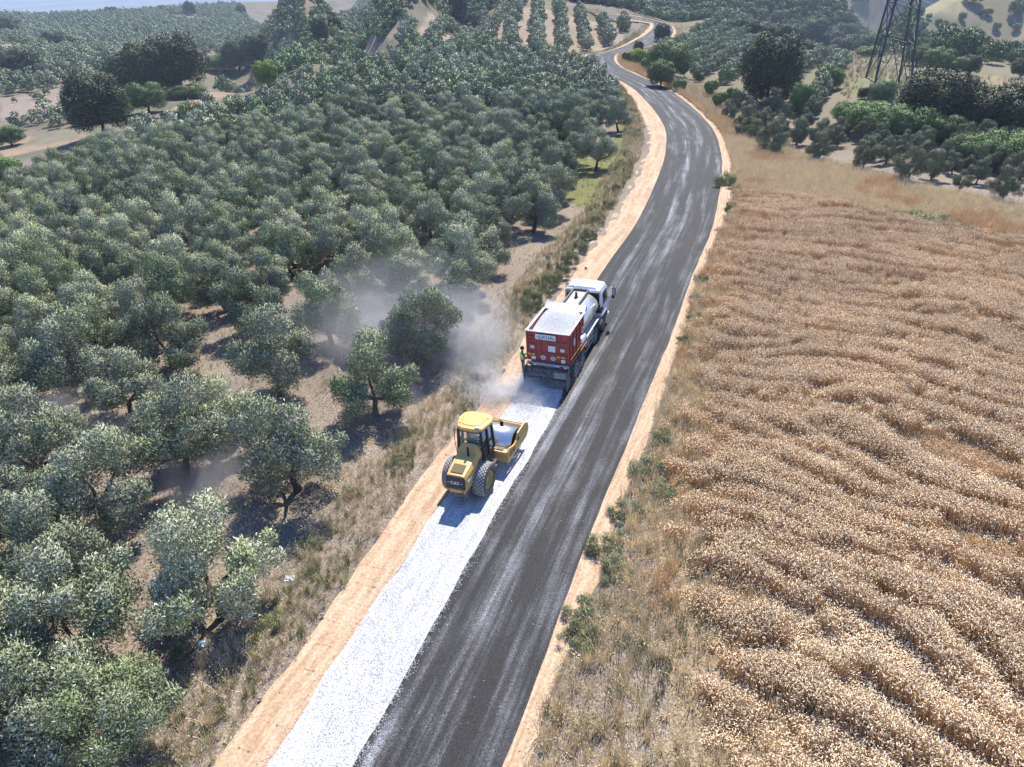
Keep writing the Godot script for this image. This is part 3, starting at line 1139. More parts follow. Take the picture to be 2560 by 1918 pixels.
	for row in 7:
		for k in 17:
			var f := k / 16.0
			var px := lerpf(1795.0 + row * 12.0, 2590.0, f) + r.randf_range(-12, 12)
			var py := lerpf(335.0 - row * 18.0, 455.0 - row * 13.0, f) + r.randf_range(-5, 5)
			if px < 1860.0 and row > 4: continue
			if px > 2050.0 and py < 385.0 - 0.02 * px: continue
			if r.randf() < 0.1: continue
			var q := spot(px, py)
			var b := beside(q.x, q.z)
			if b.x < 3.0: continue
			rows.append([q, r.randf_range(0.46, 0.68)])
	var planted: Array[Vector2] = []
	for s in rows:
		var p: Vector3 = s[0]
		var clash := false
		for t in planted:
			if t.distance_to(Vector2(p.x, p.z)) < 2.2: clash = true
		if clash: continue
		planted.append(Vector2(p.x, p.z))
		var o := thing("small_olive_tree", p, r.randf() * TAU)
		o.scale = Vector3(s[1], s[1] * 1.2, s[1])
		var k := r.randi_range(0, 5)
		inst("trunk", T.olive[k][1], M.bark, o)
		inst("crown", T.olive[k][0], M.olive_small, o)
		tag(o, "small dark round olive tree in the dry grass beyond the wheat", "olive tree", "small olive trees beyond the wheat field")
	# young orchard in straight rows below the road bend
	var ox := [[], []]
	var oc := [PackedColorArray(), PackedColorArray()]
	var orchard := area([[1700, 195], [1640, 150], [1650, 118], [1720, 85], [1960, 100], [2100, 150], [2125, 275], [2040, 290], [1990, 265], [1830, 215]])
	var ob := bounds(orchard)
	var od := (Vector2(spot(2000, 130).x, spot(2000, 130).z) - Vector2(spot(1790, 215).x, spot(1790, 215).z)).normalized()
	var across := Vector2(-od.y, od.x)
	var oc0 := Vector2(spot(1850, 180).x, spot(1850, 180).z)
	for i in range(-30, 31):
		for k in range(-70, 71):
			var q := oc0 + across * (i * 6.2) + od * (k * 2.9) + Vector2(r.randf_range(-0.4, 0.4), r.randf_range(-0.4, 0.4))
			if not within(orchard, ob, q.x, q.y): continue
			if beside(q.x, q.y).x < 6.0: continue
			var j := r.randi_range(0, 1)
			var sz := r.randf_range(0.62, 0.8)
			ox[j].append(Transform3D(Basis(Vector3.UP, r.randf() * TAU).scaled(Vector3(sz, sz * 1.15, sz)), Vector3(q.x, height(q.x, q.y), q.y)))
			oc[j].append(shade_of(r, -0.1))
	var orch := thing("young_orchard", Vector3.ZERO)
	for j in 2: tag(scatter("crowns", T.olive_mid[j + 1], M.olive_sage, ox[j], oc[j], orch), "", "", "", "stuff")
	tag(orch, "straight rows of young olive trees below the road bend", "orchard", "", "stuff")

func shade_of(r: RandomNumberGenerator, wave: float) -> Color:
	var g := r.randf_range(0.75, 1.15)
	var c := Color(g, g, g)
	if wave > 0.2: c = Color(g * 1.2, g * 1.2, g * 1.22)
	elif r.randf() < 0.3: c = Color(g * 0.85, g, g * 0.7)
	return c

func seen_depth(p: Vector3) -> float:
	return p.length()

func in_frame(p: Vector3, pad: float) -> bool:
	var q := p + Vector3(0, 1.5, 0) - Vector3(0, CAM_H, 0)
	var fw := Vector3(0, -sin(deg_to_rad(PITCH)), -cos(deg_to_rad(PITCH)))
	var up := Vector3(0, cos(deg_to_rad(PITCH)), -sin(deg_to_rad(PITCH)))
	var d := q.dot(fw)
	if d < 3.0: return false
	var k := pad / d
	return absf(q.x / d) < 1280.0 / FOCAL + k + 0.03 and absf(q.dot(up) / d) < 959.0 / FOCAL + k + 0.04

func oak(px: float, py: float, w_px: float, h_px: float, label: String, mat := "oak_dark", group := "", called := "oak_tree") -> void:
	var s := spot(px, py)
	var d := Vector3(s.x, s.y - CAM_H, s.z).length()
	var m := d / FOCAL
	var o := thing(called, s, rng.randf() * TAU)
	var sy := h_px * m / 8.6
	var sx := w_px * m / 8.0
	o.scale = Vector3(sx, sy, sx)
	var k := rng.randi_range(0, 2)
	inst("trunk", T.oak[k][1], M.bark, o)
	inst("crown", T.oak[k][0], M[mat], o)
	tag(o, label, "tree", group)

func plant_oaks() -> void:
	foliage("oak_olive", lin(2.0, 2.2, 1.6), 0.4)
	foliage("oak_bright", lin(2.0, 2.55, 1.35), 0.5)
	foliage("oak_yellow", lin(3.2, 3.3, 1.0), 0.5)
	foliage("oak_grey", lin(2.6, 2.8, 2.9), 0.4)
	oak(262, 345, 120, 125, "dark oak standing alone above the tan dirt track")
	oak(455, 235, 120, 118, "tall dark oak rising at the right of a clump by the track", "oak_dark", "dark oaks of the valley clump")
	oak(345, 240, 105, 85, "lower dark oak at the left of a clump by the track", "oak_dark", "dark oaks of the valley clump")
	oak(395, 245, 100, 110, "dark oak in the middle of a clump by the track", "oak_dark", "dark oaks of the valley clump")
	oak(600, 180, 60, 62, "left one of two dark round oaks in the valley", "oak_dark", "pair of dark oaks in the valley")
	oak(652, 172, 66, 70, "right one of two dark round oaks in the valley", "oak_dark", "pair of dark oaks in the valley")
	oak(372, 282, 80, 60, "yellow-green bushy tree beside the tan dirt track", "oak_olive")
	oak(670, 218, 52, 55, "bright yellow-green tree at the end of the tan field", "oak_yellow")
	oak(470, 245, 80, 28, "glossy green hedge bush along the tan field", "oak_olive")
	oak(560, 180, 70, 36, "light green bush in front of the pair of dark oaks", "oak_bright")
	oak(290, 300, 75, 55, "glossy dark fig bush under the lone oak", "oak_olive")
	oak(250, 392, 70, 40, "glossy fig bush at the edge of the grove", "oak_olive")
	oak(50, 185, 85, 45, "dark clump of trees on the valley floor", "oak_dark")
	oak(10, 90, 60, 35, "dark tree by the small pale field", "oak_dark")
	oak(140, 120, 42, 30, "dark round tree beside the small pale field", "oak_dark")
	oak(175, 120, 34, 24, "bright green tree beside the small pale field", "oak_bright")
	oak(100, 118, 60, 18, "low green thicket beside the small pale field", "oak_bright")
	oak(5, 470, 90, 62, "bright green bush at the end of the dirt track", "oak_bright")
	oak(30, 365, 55, 38, "dark bush beside the dirt track", "oak_olive")
	oak(280, 36, 26, 14, "small round tree standing on the far ridge", "oak_dark")
	oak(405, 29, 14, 12, "tiny lone tree on the skyline", "oak_dark")
	oak(477, 38, 22, 26, "leaning dark tree on the far ridge", "oak_dark")
	oak(606, 40, 20, 22, "dark pine-like tree on the far slope", "oak_dark")
	oak(1143, 48, 46, 60, "dark tall tree on top of the olive hill", "oak_dark")
	oak(805, 112, 34, 55, "dark tree between two groves", "oak_dark")
	oak(840, 92, 30, 40, "dark bush between two groves", "oak_dark")
	oak(1918, 258, 122, 140, "broad dark cone-shaped tree beside the young orchard")
	oak(1670, 190, 92, 72, "round green tree by the road bend", "oak_olive")
	oak(1652, 218, 60, 56, "small bushy tree overhanging the road bend", "oak_olive")
	oak(1600, 165, 50, 36, "yellowish shrub by the road bend", "oak_yellow")
	oak(1596, 136, 22, 28, "small dark tree inside the upper road bend", "oak_dark")
	oak(1655, 108, 34, 40, "dark green bush beside the upper road", "oak_dark")
	oak(2000, 285, 50, 62, "bright green bush under the broad dark tree", "oak_bright")
	oak(2330, 330, 150, 120, "large dark oak with a domed crown below the pylon")
	oak(2440, 345, 120, 95, "dark oak right of the domed oak", "oak_dark")
	oak(2545, 360, 140, 115, "large dark oak at the end of the oak wood", "oak_dark")
	oak(2180, 330, 110, 60, "bright green spreading tree in front of the pylon", "oak_bright")
	oak(2270, 345, 110, 66, "pale green spreading tree beside the domed oak", "oak_bright")
	oak(2120, 310, 70, 46, "light green shrub left of the spreading trees", "oak_bright")
	oak(2200, 265, 56, 50, "grey-green willow bush at the foot of the pylon", "oak_grey")
	oak(2160, 248, 28, 24, "small dark bush at the foot of the pylon", "oak_dark")
	oak(2080, 225, 40, 42, "green bush at the end of the orchard rows", "oak_bright")
	oak(2420, 415, 90, 60, "bright lime green shrub among the dark oaks", "oak_bright")
	oak(2510, 420, 100, 70, "lime green bushy tree at the edge of the oak wood", "oak_bright")
	oak(2350, 355, 80, 55, "dark green shrub under the domed oak", "oak_olive")
	oak(2010, 150, 36, 36, "dark round bush at the head of the orchard", "oak_dark")
	oak(2290, 165, 46, 40, "dark bush on the meadow beyond the pylon", "oak_olive")
	oak(2340, 182, 60, 46, "bushy green tree on the meadow beyond the pylon", "oak_olive")
	oak(2390, 188, 50, 34, "green shrub in the meadow hedge", "oak_olive")
	oak(2425, 190, 34, 36, "dark shrub at the end of the meadow hedge", "oak_dark")
	oak(2550, 195, 40, 34, "dark shrub at the edge of the meadow", "oak_dark")
	oak(2170, 142, 50, 20, "olive green hedge behind the meadow", "oak_olive")
	for p in [[1950, 118, 60, 46], [1985, 112, 50, 40], [2030, 112, 60, 50], [2070, 125, 50, 40], [1870, 90, 46, 34], [1910, 105, 44, 36], [2100, 132, 44, 30]]:
		oak(p[0], p[1], p[2], p[3], "dark oak of the wood edge above the orchard", "oak_dark", "oaks along the wood edge above the orchard")

func wood(called: String, label: String, px: Array, gap: float, size: float, kind: String, mat: Material, tint: Color, sd: int) -> void:
	var r := RandomNumberGenerator.new()
	r.seed = sd
	var poly := area(px)
	var b := bounds(poly)
	var xf := [[], [], []]
	var cols := [PackedColorArray(), PackedColorArray(), PackedColorArray()]
	var nx := int(b.size.x / gap)
	var nz := int(b.size.y / gap)
	for i in nx:
		for k in nz:
			var x := b.position.x + (i + r.randf()) * gap
			var z := b.position.y + (k + r.randf()) * gap
			if not Geometry2D.is_point_in_polygon(Vector2(x, z), poly): continue
			var bare := false
			for q in fields:
				if called != "young_tree_field" and within(q[0], q[1], x, z):
					bare = true
					break
			if bare: continue
			if noise.get_noise_2d(x * 0.012, z * 0.012) < -0.42: continue
			var j := r.randi_range(0, 2)
			var s := size * r.randf_range(0.75, 1.2)
			xf[j].append(Transform3D(Basis(Vector3.UP, r.randf() * TAU).scaled(Vector3(s, s * r.randf_range(0.85, 1.1), s)), Vector3(x, height(x, z), z)))
			var g := r.randf_range(0.75, 1.2)
			cols[j].append(tint * g)
	var o := thing(called, Vector3.ZERO)
	for j in 3:
		if xf[j].size(): tag(scatter("crowns", T[kind][j], mat, xf[j], cols[j], o), "", "", "", "stuff")
	tag(o, label, "wood" if kind == "oak_far" else "olive grove", "", "stuff")

func plant_far_woods() -> void:
	wood("valley_olive_grove", "dense olive grove covering the far left slope to the ridge", [[-250, 55], [0, 38], [350, 31], [600, 13], [760, -6], [960, -14], [985, 20], [860, 90], [740, 165], [640, 195], [590, 150], [480, 170], [300, 190], [200, 205], [0, 250], [-250, 320]], 4.6, 1.02, "olive_far", M.olive_sage, Color(0.95, 1.0, 0.95), 51)
	wood("lower_olive_grove", "strip of olive trees behind the lone oak", [[30, 330], [110, 305], [230, 275], [250, 310], [200, 335], [100, 345]], 4.6, 0.9, "olive_far", M.olive_sage, Color(1.0, 1.0, 1.0), 52)
	wood("young_tree_field", "sparse young trees dotted over the bare tan soil", [[0, 262], [60, 285], [270, 228], [280, 200], [150, 225]], 7.0, 0.42, "olive_far", M.olive_sage, Color(0.7, 0.85, 0.6), 62)
	wood("track_olive_row", "row of olive trees beside the tan field", [[470, 245], [640, 185], [650, 198], [500, 250]], 4.2, 0.9, "olive_far", M.olive_sage, Color(0.9, 1.0, 0.85), 53)
	wood("ridge_olive_grove", "olive trees along the crest between hill and valley", [[680, 212], [760, 188], [830, 160], [1000, 90], [1130, 46], [1180, 30], [1100, 4], [1000, 4], [930, 48], [850, 88], [740, 162], [665, 195]], 4.0, 1.0, "olive_far", M.olive_sage, Color(0.85, 1.0, 0.75), 54)
	wood("road_bend_grove", "olive trees behind the upper road bend", [[1625, 46], [1720, 55], [1900, 95], [1980, 95], [1850, 62], [1680, 36], [1560, 22]], 4.6, 1.0, "olive_far", M.olive_sage, Color(0.75, 0.85, 0.7), 55)
	wood("hill_wood", "oak wood covering the spur behind the orchard", [[1560, 30], [1600, -10], [1750, -20], [1900, -20], [2000, 0], [2100, 34], [2200, 70], [2300, 104], [2390, 124], [2450, 150], [2330, 138], [2190, 130], [2100, 128], [2000, 100], [1900, 80], [1750, 50], [1650, 35]], 5.2, 0.72, "oak_far", M.oak_olive, Color(0.85, 0.85, 0.85), 56)
	wood("valley_wood", "scrub oak wood on the floor of the right valley", [[2400, 128], [2560, 124], [2640, 128], [2640, 175], [2500, 172], [2420, 152]], 5.5, 0.5, "oak_far", M.oak_olive, Color(0.85, 0.85, 0.85), 57)
	wood("far_wood", "distant dark wood on a low ridge beyond the fields", [[2040, 2], [2130, 6], [2200, 30], [2190, 45], [2100, 45], [2060, 22]], 9.0, 0.85, "oak_far", M.oak_olive, Color(0.85, 0.85, 0.85), 58)
	wood("far_ridge_wood", "distant wooded ridge at the edge of the valley", [[2290, 20], [2450, 10], [2600, 8], [2600, 40], [2480, 42], [2400, 30], [2290, 28]], 9.0, 0.8, "oak_far", M.oak_olive, Color(0.85, 0.85, 0.85), 59)
	var dots := [[2345, 62], [2362, 66], [2322, 48], [2405, 50], [2312, 70], [2380, 76], [2434, 84], [2358, 72], [2470, 40], [2455, 38], [2540, 78], [2490, 76]]
	for p in dots:
		var s := spot(p[0], p[1])
		var o := thing("field_tree", s, rng.randf() * TAU)
		var k := rng.randf_range(0.8, 1.3) * s.length() / 1100.0
		o.scale = Vector3(k, k * 0.85, k)
		inst("trunk", T.oak[0][1], M.bark, o)
		inst("crown", T.oak_far[rng.randi_range(0, 2)], M.oak_olive, o)
		tag(o, "small dark tree dotted on the far valley fields", "tree", "lone trees on the far valley fields")

# ---------------------------------------------------------------- wheat and grasses
func wheat_clump(sd: int, stems: int) -> ArrayMesh:
	var r := RandomNumberGenerator.new()
	r.seed = sd
	var s := Shape.new()
	s.flat()
	for k in stems:
		var a := r.randf() * TAU
		var rad := 0.17 * sqrt(r.randf())
		var foot := Vector3(cos(a) * rad, 0, sin(a) * rad)
		var h := r.randf_range(0.72, 1.0)
		var lean := Vector3(cos(a), 0, sin(a)) * r.randf_range(0.0, 0.14) + Vector3(r.randf_range(-0.1, 0.1), 0, r.randf_range(-0.1, 0.1))
		var top := foot + lean + Vector3(0, h, 0)
		var side := Vector3(r.randfn(), 0, r.randfn()).normalized() * 0.007
		s.color(Color(0.50, 0.335, 0.18).lerp(Color(0.65, 0.49, 0.295), r.randf()))
		s.quad(foot - side, foot + side, top + side, top - side)
		# a drooping leaf
		if r.randf() < 0.5:
			var lf := foot.lerp(top, r.randf_range(0.4, 0.75))
			var ld := Vector3(r.randfn(), -0.25, r.randfn()).normalized() * 0.22
			s.color(Color(0.52, 0.36, 0.17))
			s.tri(lf - Vector3(0, 0.012, 0), lf + Vector3(0, 0.012, 0), lf + ld)
		# the nodding ear: two crossed blades
		var dr := (Vector3(r.randfn(), r.randf_range(-0.9, 0.9), r.randfn())).normalized()
		var el := r.randf_range(0.085, 0.12)
		var e1 := top + dr * el
		var w1 := dr.cross(Vector3(r.randfn(), r.randfn(), r.randfn())).normalized() * 0.015
		var w2 := dr.cross(w1).normalized() * 0.015
		var m := top.lerp(e1, 0.45)
		s.color(Color(0.71, 0.58, 0.415).lerp(Color(0.87, 0.77, 0.605), r.randf()))
		s.quad(top, m + w1, e1, m - w1)
		s.quad(top, m + w2, e1, m - w2)
	return s.done()

func grass_tuft(sd: int, blades: int, h: float, spread: float, wide: float, c0: Color, c1: Color, heads := false) -> ArrayMesh:
	var r := RandomNumberGenerator.new()
	r.seed = sd
	var s := Shape.new()
	s.flat()
	for k in blades:
		var a := r.randf() * TAU
		var rad := spread * 0.55 * sqrt(r.randf())
		var foot := Vector3(cos(a) * rad, -0.02, sin(a) * rad)
		var hh := h * r.randf_range(0.55, 1.1)
		var out := Vector3(cos(a + r.randf_range(-0.8, 0.8)), 0, sin(a + r.randf_range(-0.8, 0.8))) * spread * r.randf_range(0.2, 0.9)
		var mid := foot + out * 0.4 + Vector3(0, hh * 0.65, 0)
		var tip := foot + out + Vector3(0, hh, 0)
		var side := Vector3(-sin(a), 0, cos(a)) * wide
		s.color(c0.lerp(c1, r.randf()))
		s.quad(foot - side, foot + side, mid + side * 0.7, mid - side * 0.7)
		s.tri(mid - side * 0.7, mid + side * 0.7, tip)
		if heads and r.randf() < 0.5:
			s.color(Color(0.66, 0.56, 0.38))
			var e := tip + (tip - mid).normalized() * 0.1
			s.quad(tip, tip.lerp(e, 0.5) + side * 2.0, e, tip.lerp(e, 0.5) - side * 2.0)
	return s.done()

func build_wheat() -> void:
	var r := RandomNumberGenerator.new()
	r.seed = 99
	var kinds := []
	for k in 4: kinds.append(wheat_clump(500 + k, 20))
	var xf := [[], [], [], []]
	var cols := [PackedColorArray(), PackedColorArray(), PackedColorArray(), PackedColorArray()]
	var dir := Vector2(0.80, 0.60)
	var nor := Vector2(-0.60, 0.80)
	var laid := area([[2350, 1300], [2440, 1340], [2560, 1390], [2560, 1450], [2440, 1420], [2330, 1350]])
	var laid2 := area([[2230, 1080], [2420, 1110], [2560, 1180], [2560, 1210], [2380, 1170], [2240, 1120]])
	var gap := 0.18
	var nx := int(wheat_box.size.x / gap)
	var nz := int(wheat_box.size.y / gap)
	for i in nx:
		for k in nz:
			var x := wheat_box.position.x + (i + r.randf()) * gap
			var z := wheat_box.position.y + (k + r.randf()) * gap
			var p := Vector2(x, z)
			if not in_frame(Vector3(x, 0, z), 2.5): continue
			var d := p.length()
			if d > 45.0 and r.randf() < 0.25: continue
			if not Geometry2D.is_point_in_polygon(p, wheat_poly): continue
			var v := p.dot(nor) + 1.6 * noise2.get_noise_2d(x * 0.07, z * 0.07) + 0.02 * pow(maxf(0.0, 30.0 - d), 1.4)
			var u := p.dot(dir)
			var g := 0.95 * noise2.get_noise_2d(v * 0.85, u * 0.085) + 0.5 * noise2.get_noise_2d(v * 1.9 + 30.0, u * 0.3) + 0.32 * noise2.get_noise_2d(x * 0.6 + 50.0, z * 0.6) + 0.25 * noise2.get_noise_2d(x * 1.6, z * 1.6 + 9.0)
			var tall := lerpf(0.22, 0.95, smoothstep(-0.55, 0.3, g)) + 0.06 * noise2.get_noise_2d(x * 2.2, z * 2.2)
			var edge := 1.0
			var b := beside(x, z)
			if b.x < 13.0:
				var vw := verge_width(along(b.y)) + 1.5 * noise2.get_noise_2d(x * 0.45, z * 0.45) + 0.5 * noise2.get_noise_2d(x * 1.7, z * 1.7)
				if b.x < vw: continue
				edge = smoothstep(vw, vw + 2.2, b.x)
			if edge < 0.25 and r.randf() < 0.55: continue
			tall *= lerpf(0.72, 1.0, edge)
			var down := Geometry2D.is_point_in_polygon(p, laid) or Geometry2D.is_point_in_polygon(p, laid2)
			if down: tall *= 0.45
			var tilt := r.randf_range(0.0, 0.22) + (0.7 if down else 0.0) + (0.35 if tall < 0.5 else 0.0)
			var ta := atan2(nor.y, nor.x) + r.randf_range(-0.9, 0.9)
			var bs := Basis(Vector3(cos(ta), 0, sin(ta)), tilt) * Basis(Vector3.UP, r.randf() * TAU)
			var q := r.randi_range(0, 3)
			xf[q].append(Transform3D(bs.scaled_local(Vector3(1.0, tall, 1.0)), Vector3(x, -0.02, z)))
			var tone := r.randf_range(0.86, 1.12) * (1.0 + 0.12 * noise.get_noise_2d(x * 0.1, z * 0.1))
			cols[q].append(Color(tone, tone * lerpf(0.93, 1.0, edge), tone * lerpf(0.84, 1.0, edge)))
	var o := thing("wheat_field", Vector3.ZERO)
	for q in 4: tag(scatter("wheat_stalks", kinds[q], M.straw, xf[q], cols[q], o), "", "", "", "stuff")
	tag(o, "ripe golden wheat standing in wavy lodged rows beside the road", "wheat field", "", "stuff")

func sow(called: String, label: String, meshes: Array, count: int, place: Callable, tint: Callable, mat: Material, s0: float, s1: float, sd: int) -> void:
	var r := RandomNumberGenerator.new()
	r.seed = sd
	var xf := []
	var cols := []
	for m in meshes:
		xf.append([])
		cols.append(PackedColorArray())
	for k in count:
		var p = place.call(r)
		if p == null: continue
		var q: Vector3 = p
		var j := r.randi_range(0, meshes.size() - 1)
		var s := r.randf_range(s0, s1)
		var bs := Basis(Vector3(r.randfn(), 0, r.randfn()).normalized(), r.randf_range(0, 0.25)) * Basis(Vector3.UP, r.randf() * TAU)
		xf[j].append(Transform3D(bs.scaled_local(Vector3(s, s * r.randf_range(0.8, 1.2), s)), q))
		cols[j].append(tint.call(r, q))
	var o := thing(called, Vector3.ZERO)
	for j in meshes.size():
		if xf[j].size(): tag(scatter("tufts", meshes[j], mat, xf[j], cols[j], o), "", "", "", "stuff")
	tag(o, label, "grass", "", "stuff")

func build_grasses() -> void:
	var dry := [grass_tuft(1, 24, 0.42, 0.26, 0.0075, Color(0.50, 0.40, 0.24), Color(0.72, 0.61, 0.42)), grass_tuft(2, 20, 0.5, 0.22, 0.0075, Color(0.50, 0.39, 0.22), Color(0.74, 0.63, 0.43), true)]
	var tall := [grass_tuft(3, 22, 0.8, 0.3, 0.009, Color(0.56, 0.46, 0.28), Color(0.80, 0.71, 0.51), true), grass_tuft(4, 24, 0.7, 0.34, 0.009, Color(0.54, 0.43, 0.26), Color(0.78, 0.67, 0.46), true)]
	var green := [grass_tuft(5, 26, 0.4, 0.25, 0.009, Color(0.10, 0.14, 0.045), Color(0.20, 0.22, 0.08)), grass_tuft(6, 24, 0.55, 0.22, 0.008, Color(0.13, 0.16, 0.06), Color(0.27, 0.26, 0.11))]
	var lit := [grass_tuft(7, 26, 0.35, 0.26, 0.010, Color(0.22, 0.27, 0.06), Color(0.40, 0.40, 0.10))]  # grass that is yellow-green by its own colour
	var mixed := func(r, q): 
		var k: float = noise.get_noise_2d(q.x * 0.25, q.z * 0.25) + r.randf_range(-0.3, 0.3)
		var g: float = r.randf_range(0.7, 1.1)
		return Color(g * 0.7, g * 0.78, g * 0.6) if k > 0.18 else Color(g, g * 0.99, g * 0.98)
	var straw := func(r, q):
		var g: float = r.randf_range(0.8, 1.2)
		var k: float = noise.get_noise_2d(q.x * 0.12 + 7.0, q.z * 0.12)
		return Color(g, g, g) if k > -0.3 else Color(g * 0.92, g * 0.8, g * 0.7)
	var one := func(r, q):
		var g: float = r.randf_range(0.7, 1.15)
		return Color(g, g, g)
	var strip := func(r, u0, u1, left):
		var i: int = r.randi_range(60, 330) if r.randf() < 0.75 else r.randi_range(60, 520)
		i = mini(i, line.size() - 2)
		var u: float = lerpf(u0, u1, r.randf())
		u = -ROAD_W - left_soil(i) - u if left else right_soil(i) + u
		var p: Vector3 = at_line(i, u, -0.01) + Vector3(line_t[i].x, 0, line_t[i].y) * r.randf_range(-0.45, 0.45)
		return p if in_frame(p, 1.0) else null
	sow("grove_verge_grass", "dry and green grass on the verge between soil strip and grove", dry + tall, 9000, func(r): return strip.call(r, -0.1, 2.6, true), mixed, M.straw, 0.45, 0.85, 601)
	sow("grove_verge_herbs", "green herbs among the dry grass of the grove verge", green, 3600, func(r):
		var p = strip.call(r, 0.0, 1.9, true)
		return p if p != null and noise.get_noise_2d(p.x * 0.14, p.z * 0.14) > -0.12 else null, one, M.straw, 0.55, 1.0, 602)
	sow("wheat_verge_grass", "dry grass on the verge between soil strip and wheat", dry + tall, 20000, func(r): return strip.call(r, -0.15, 7.6 if r.randf() < 0.55 else 2.6, false), straw, M.straw, 0.6, 1.05, 603)
	sow("wheat_verge_herbs", "green herbs among the dry grass of the wheat verge", green, 3600, func(r):
		var p = strip.call(r, -0.1, 4.0, false)
		return p if p != null and noise.get_noise_2d(p.x * 0.22 + 5.0, p.z * 0.22) > 0.02 and p.z > -40.0 else null, one, M.straw, 0.7, 1.2, 604)
	var floor_place := func(r):
		var a: float = deg_to_rad(r.randf_range(-40, 8))
		var d: float = lerpf(14.0, 95.0, pow(r.randf(), 0.8))
		var x := sin(a) * d
		var z := -cos(a) * d
		var b := beside(x, z)
		if b.x < 90.0 and b.x > -ROAD_W - 4.0: return null
		return Vector3(x, height(x, z) - 0.01, z) if noise.get_noise_2d(x * 0.2, z * 0.2) > -0.1 else null
	sow("grove_floor_grass", "thin dry grass on the soil under the olive trees", dry, 9000, floor_place, mixed, M.straw, 0.35, 0.8, 605)
	var meadow := area([[1835, 470], [1830, 400], [1800, 330], [1870, 345], [2050, 405], [2300, 470], [2560, 520], [2560, 600], [2300, 550], [2000, 500]])
	var in_poly := func(r, poly, box):
		var x: float = box.position.x + r.randf() * box.size.x
		var z: float = box.position.y + r.randf() * box.size.y
		if not Geometry2D.is_point_in_polygon(Vector2(x, z), poly): return null
		if beside(x, z).x < 0.8: return null
		return Vector3(x, height(x, z) - 0.02, z)
	sow("dry_meadow_grass", "tall pale dry grass beyond the wheat field", tall, 26000, func(r): return in_poly.call(r, meadow, bounds(meadow)), func(r, q): return straw.call(r, q), M.straw, 0.55, 1.1, 606)
	var open := area([[1330, 400], [1400, 300], [1560, 250], [1590, 300], [1570, 400], [1500, 510], [1410, 510]])
	sow("open_grass", "patch of yellow-green grass between the olive trees", lit + green, 5000, func(r): return in_poly.call(r, open, bounds(open)), one, M.straw, 0.8, 1.4, 607)
	var bend := area([[1800, 330], [1640, 240], [1560, 195], [1545, 150], [1580, 140], [1640, 190], [1760, 270], [1850, 330]])
	sow("bend_grass", "dry reddish grass on the inside of the road bend", tall, 6000, func(r): return in_poly.call(r, bend, bounds(bend)), func(r, q): return Color(1.0, 0.9, 0.8) * r.randf_range(0.75, 1.1), M.straw, 0.9, 1.5, 608)
	var pyl := area([[2030, 140], [2190, 130], [2330, 175], [2560, 200], [2560, 262], [2300, 265], [2120, 250], [2050, 200]])
	sow("pylon_meadow_grass", "rough grass around the foot of the pylon", tall + green, 9000, func(r): return in_poly.call(r, pyl, bounds(pyl)), mixed, M.straw, 0.9, 1.7, 609)

func bush(called: String, px: float, py: float, size: float, flat_h: float, key: String, mat: String, label: String, group: String) -> void:
	var s := spot(px, py)
	var o := thing(called, s, rng.randf() * TAU)
	o.scale = Vector3(size, size * flat_h, size)
	var k := rng.randi_range(0, 3)
	if key == "shrub":
		inst("stem", T.shrub[k][1], M.bark, o)
		inst("foliage", T.shrub[k][0], M[mat], o)
	else:
		inst("foliage", T.weed[k], M[mat], o)
		var st := Shape.new()
		for q in 5: st.rod(Vector3(0, -0.1, 0), Vector3(0.35 * cos(q * 1.3), 0.4, 0.35 * sin(q * 1.3)), 0.012, 0.006, 5, false)
		inst("stem", st.done(), M.bark, o)
	tag(o, label, "bush", group)

func build_bushes() -> void:
	foliage("weed_green", lin(1.15, 1.2, 1.05), 0.5)
	for p in [[1625, 1190, 0.85], [1660, 1105, 0.7], [1570, 1290, 0.7], [1525, 1375, 0.75], [1545, 1440, 0.6], [1455, 1560, 0.8], [1440, 1610, 0.6], [1640, 1240, 0.7]]:
		bush("roadside_bush", p[0], p[1], p[2], 1.1, "weed", "weed_green", "dark green weedy bush at the soil edge of the wheat side", "weedy bushes along the wheat side of the road")
	for p in [[1712, 860, 0.5], [1735, 800, 0.45], [1738, 750, 0.45], [1750, 705, 0.5], [1822, 525, 0.7], [1825, 545, 0.5], [1820, 465, 1.3]]:
		bush("roadside_tuft", p[0], p[1], p[2], 1.2, "weed", "weed_green", "small green tuft at the edge of the wheat by the dark road", "green tufts along the wheat edge")
	for p in [[1340, 760, 0.85], [1375, 725, 0.9], [1400, 690, 0.8], [1425, 660, 0.75], [1450, 630, 0.65], [1475, 600, 0.7], [1330, 775, 0.6], [1500, 560, 0.6], [1520, 520, 0.6], [1545, 480, 0.6]]:
		bush("verge_bush", p[0], p[1], p[2], 1.7, "weed", "weed_green", "feathery green bush on the grove verge beyond the truck", "green bushes on the grove verge")
	for p in [[1745, 205, 1.1], [1710, 195, 1.2], [1570, 162, 1.2], [1780, 240, 1.2], [1800, 270, 1.1], [1830, 265, 1.2], [1620, 178, 1.2], [1700, 230, 1.0]]:
		bush("bend_shrub", p[0], p[1], p[2], 1.3, "shrub", "shrub", "green shrub beside the road bend", "shrubs on the inside of the road bend")
	for p in [[2290, 555, 1.3], [2340, 565, 1.4], [2385, 578, 1.1], [2240, 545, 0.9], [2520, 605, 1.0], [2130, 520, 0.8]]:
		bush("bramble_bush", p[0], p[1], p[2], 0.75, "weed", "weed_green", "low bramble bush at the far edge of the wheat", "bramble bushes at the far wheat edge")
	for p in [[470, 1640, 0.45], [690, 1560, 0.5], [430, 1580, 0.4], [780, 1370, 0.5], [880, 1230, 0.5], [1010, 1150, 0.45]]:
		bush("grove_weed", p[0], p[1], p[2], 0.9, "weed", "weed_green", "small green weed on the grove edge by the orange soil", "weeds at the grove edge")

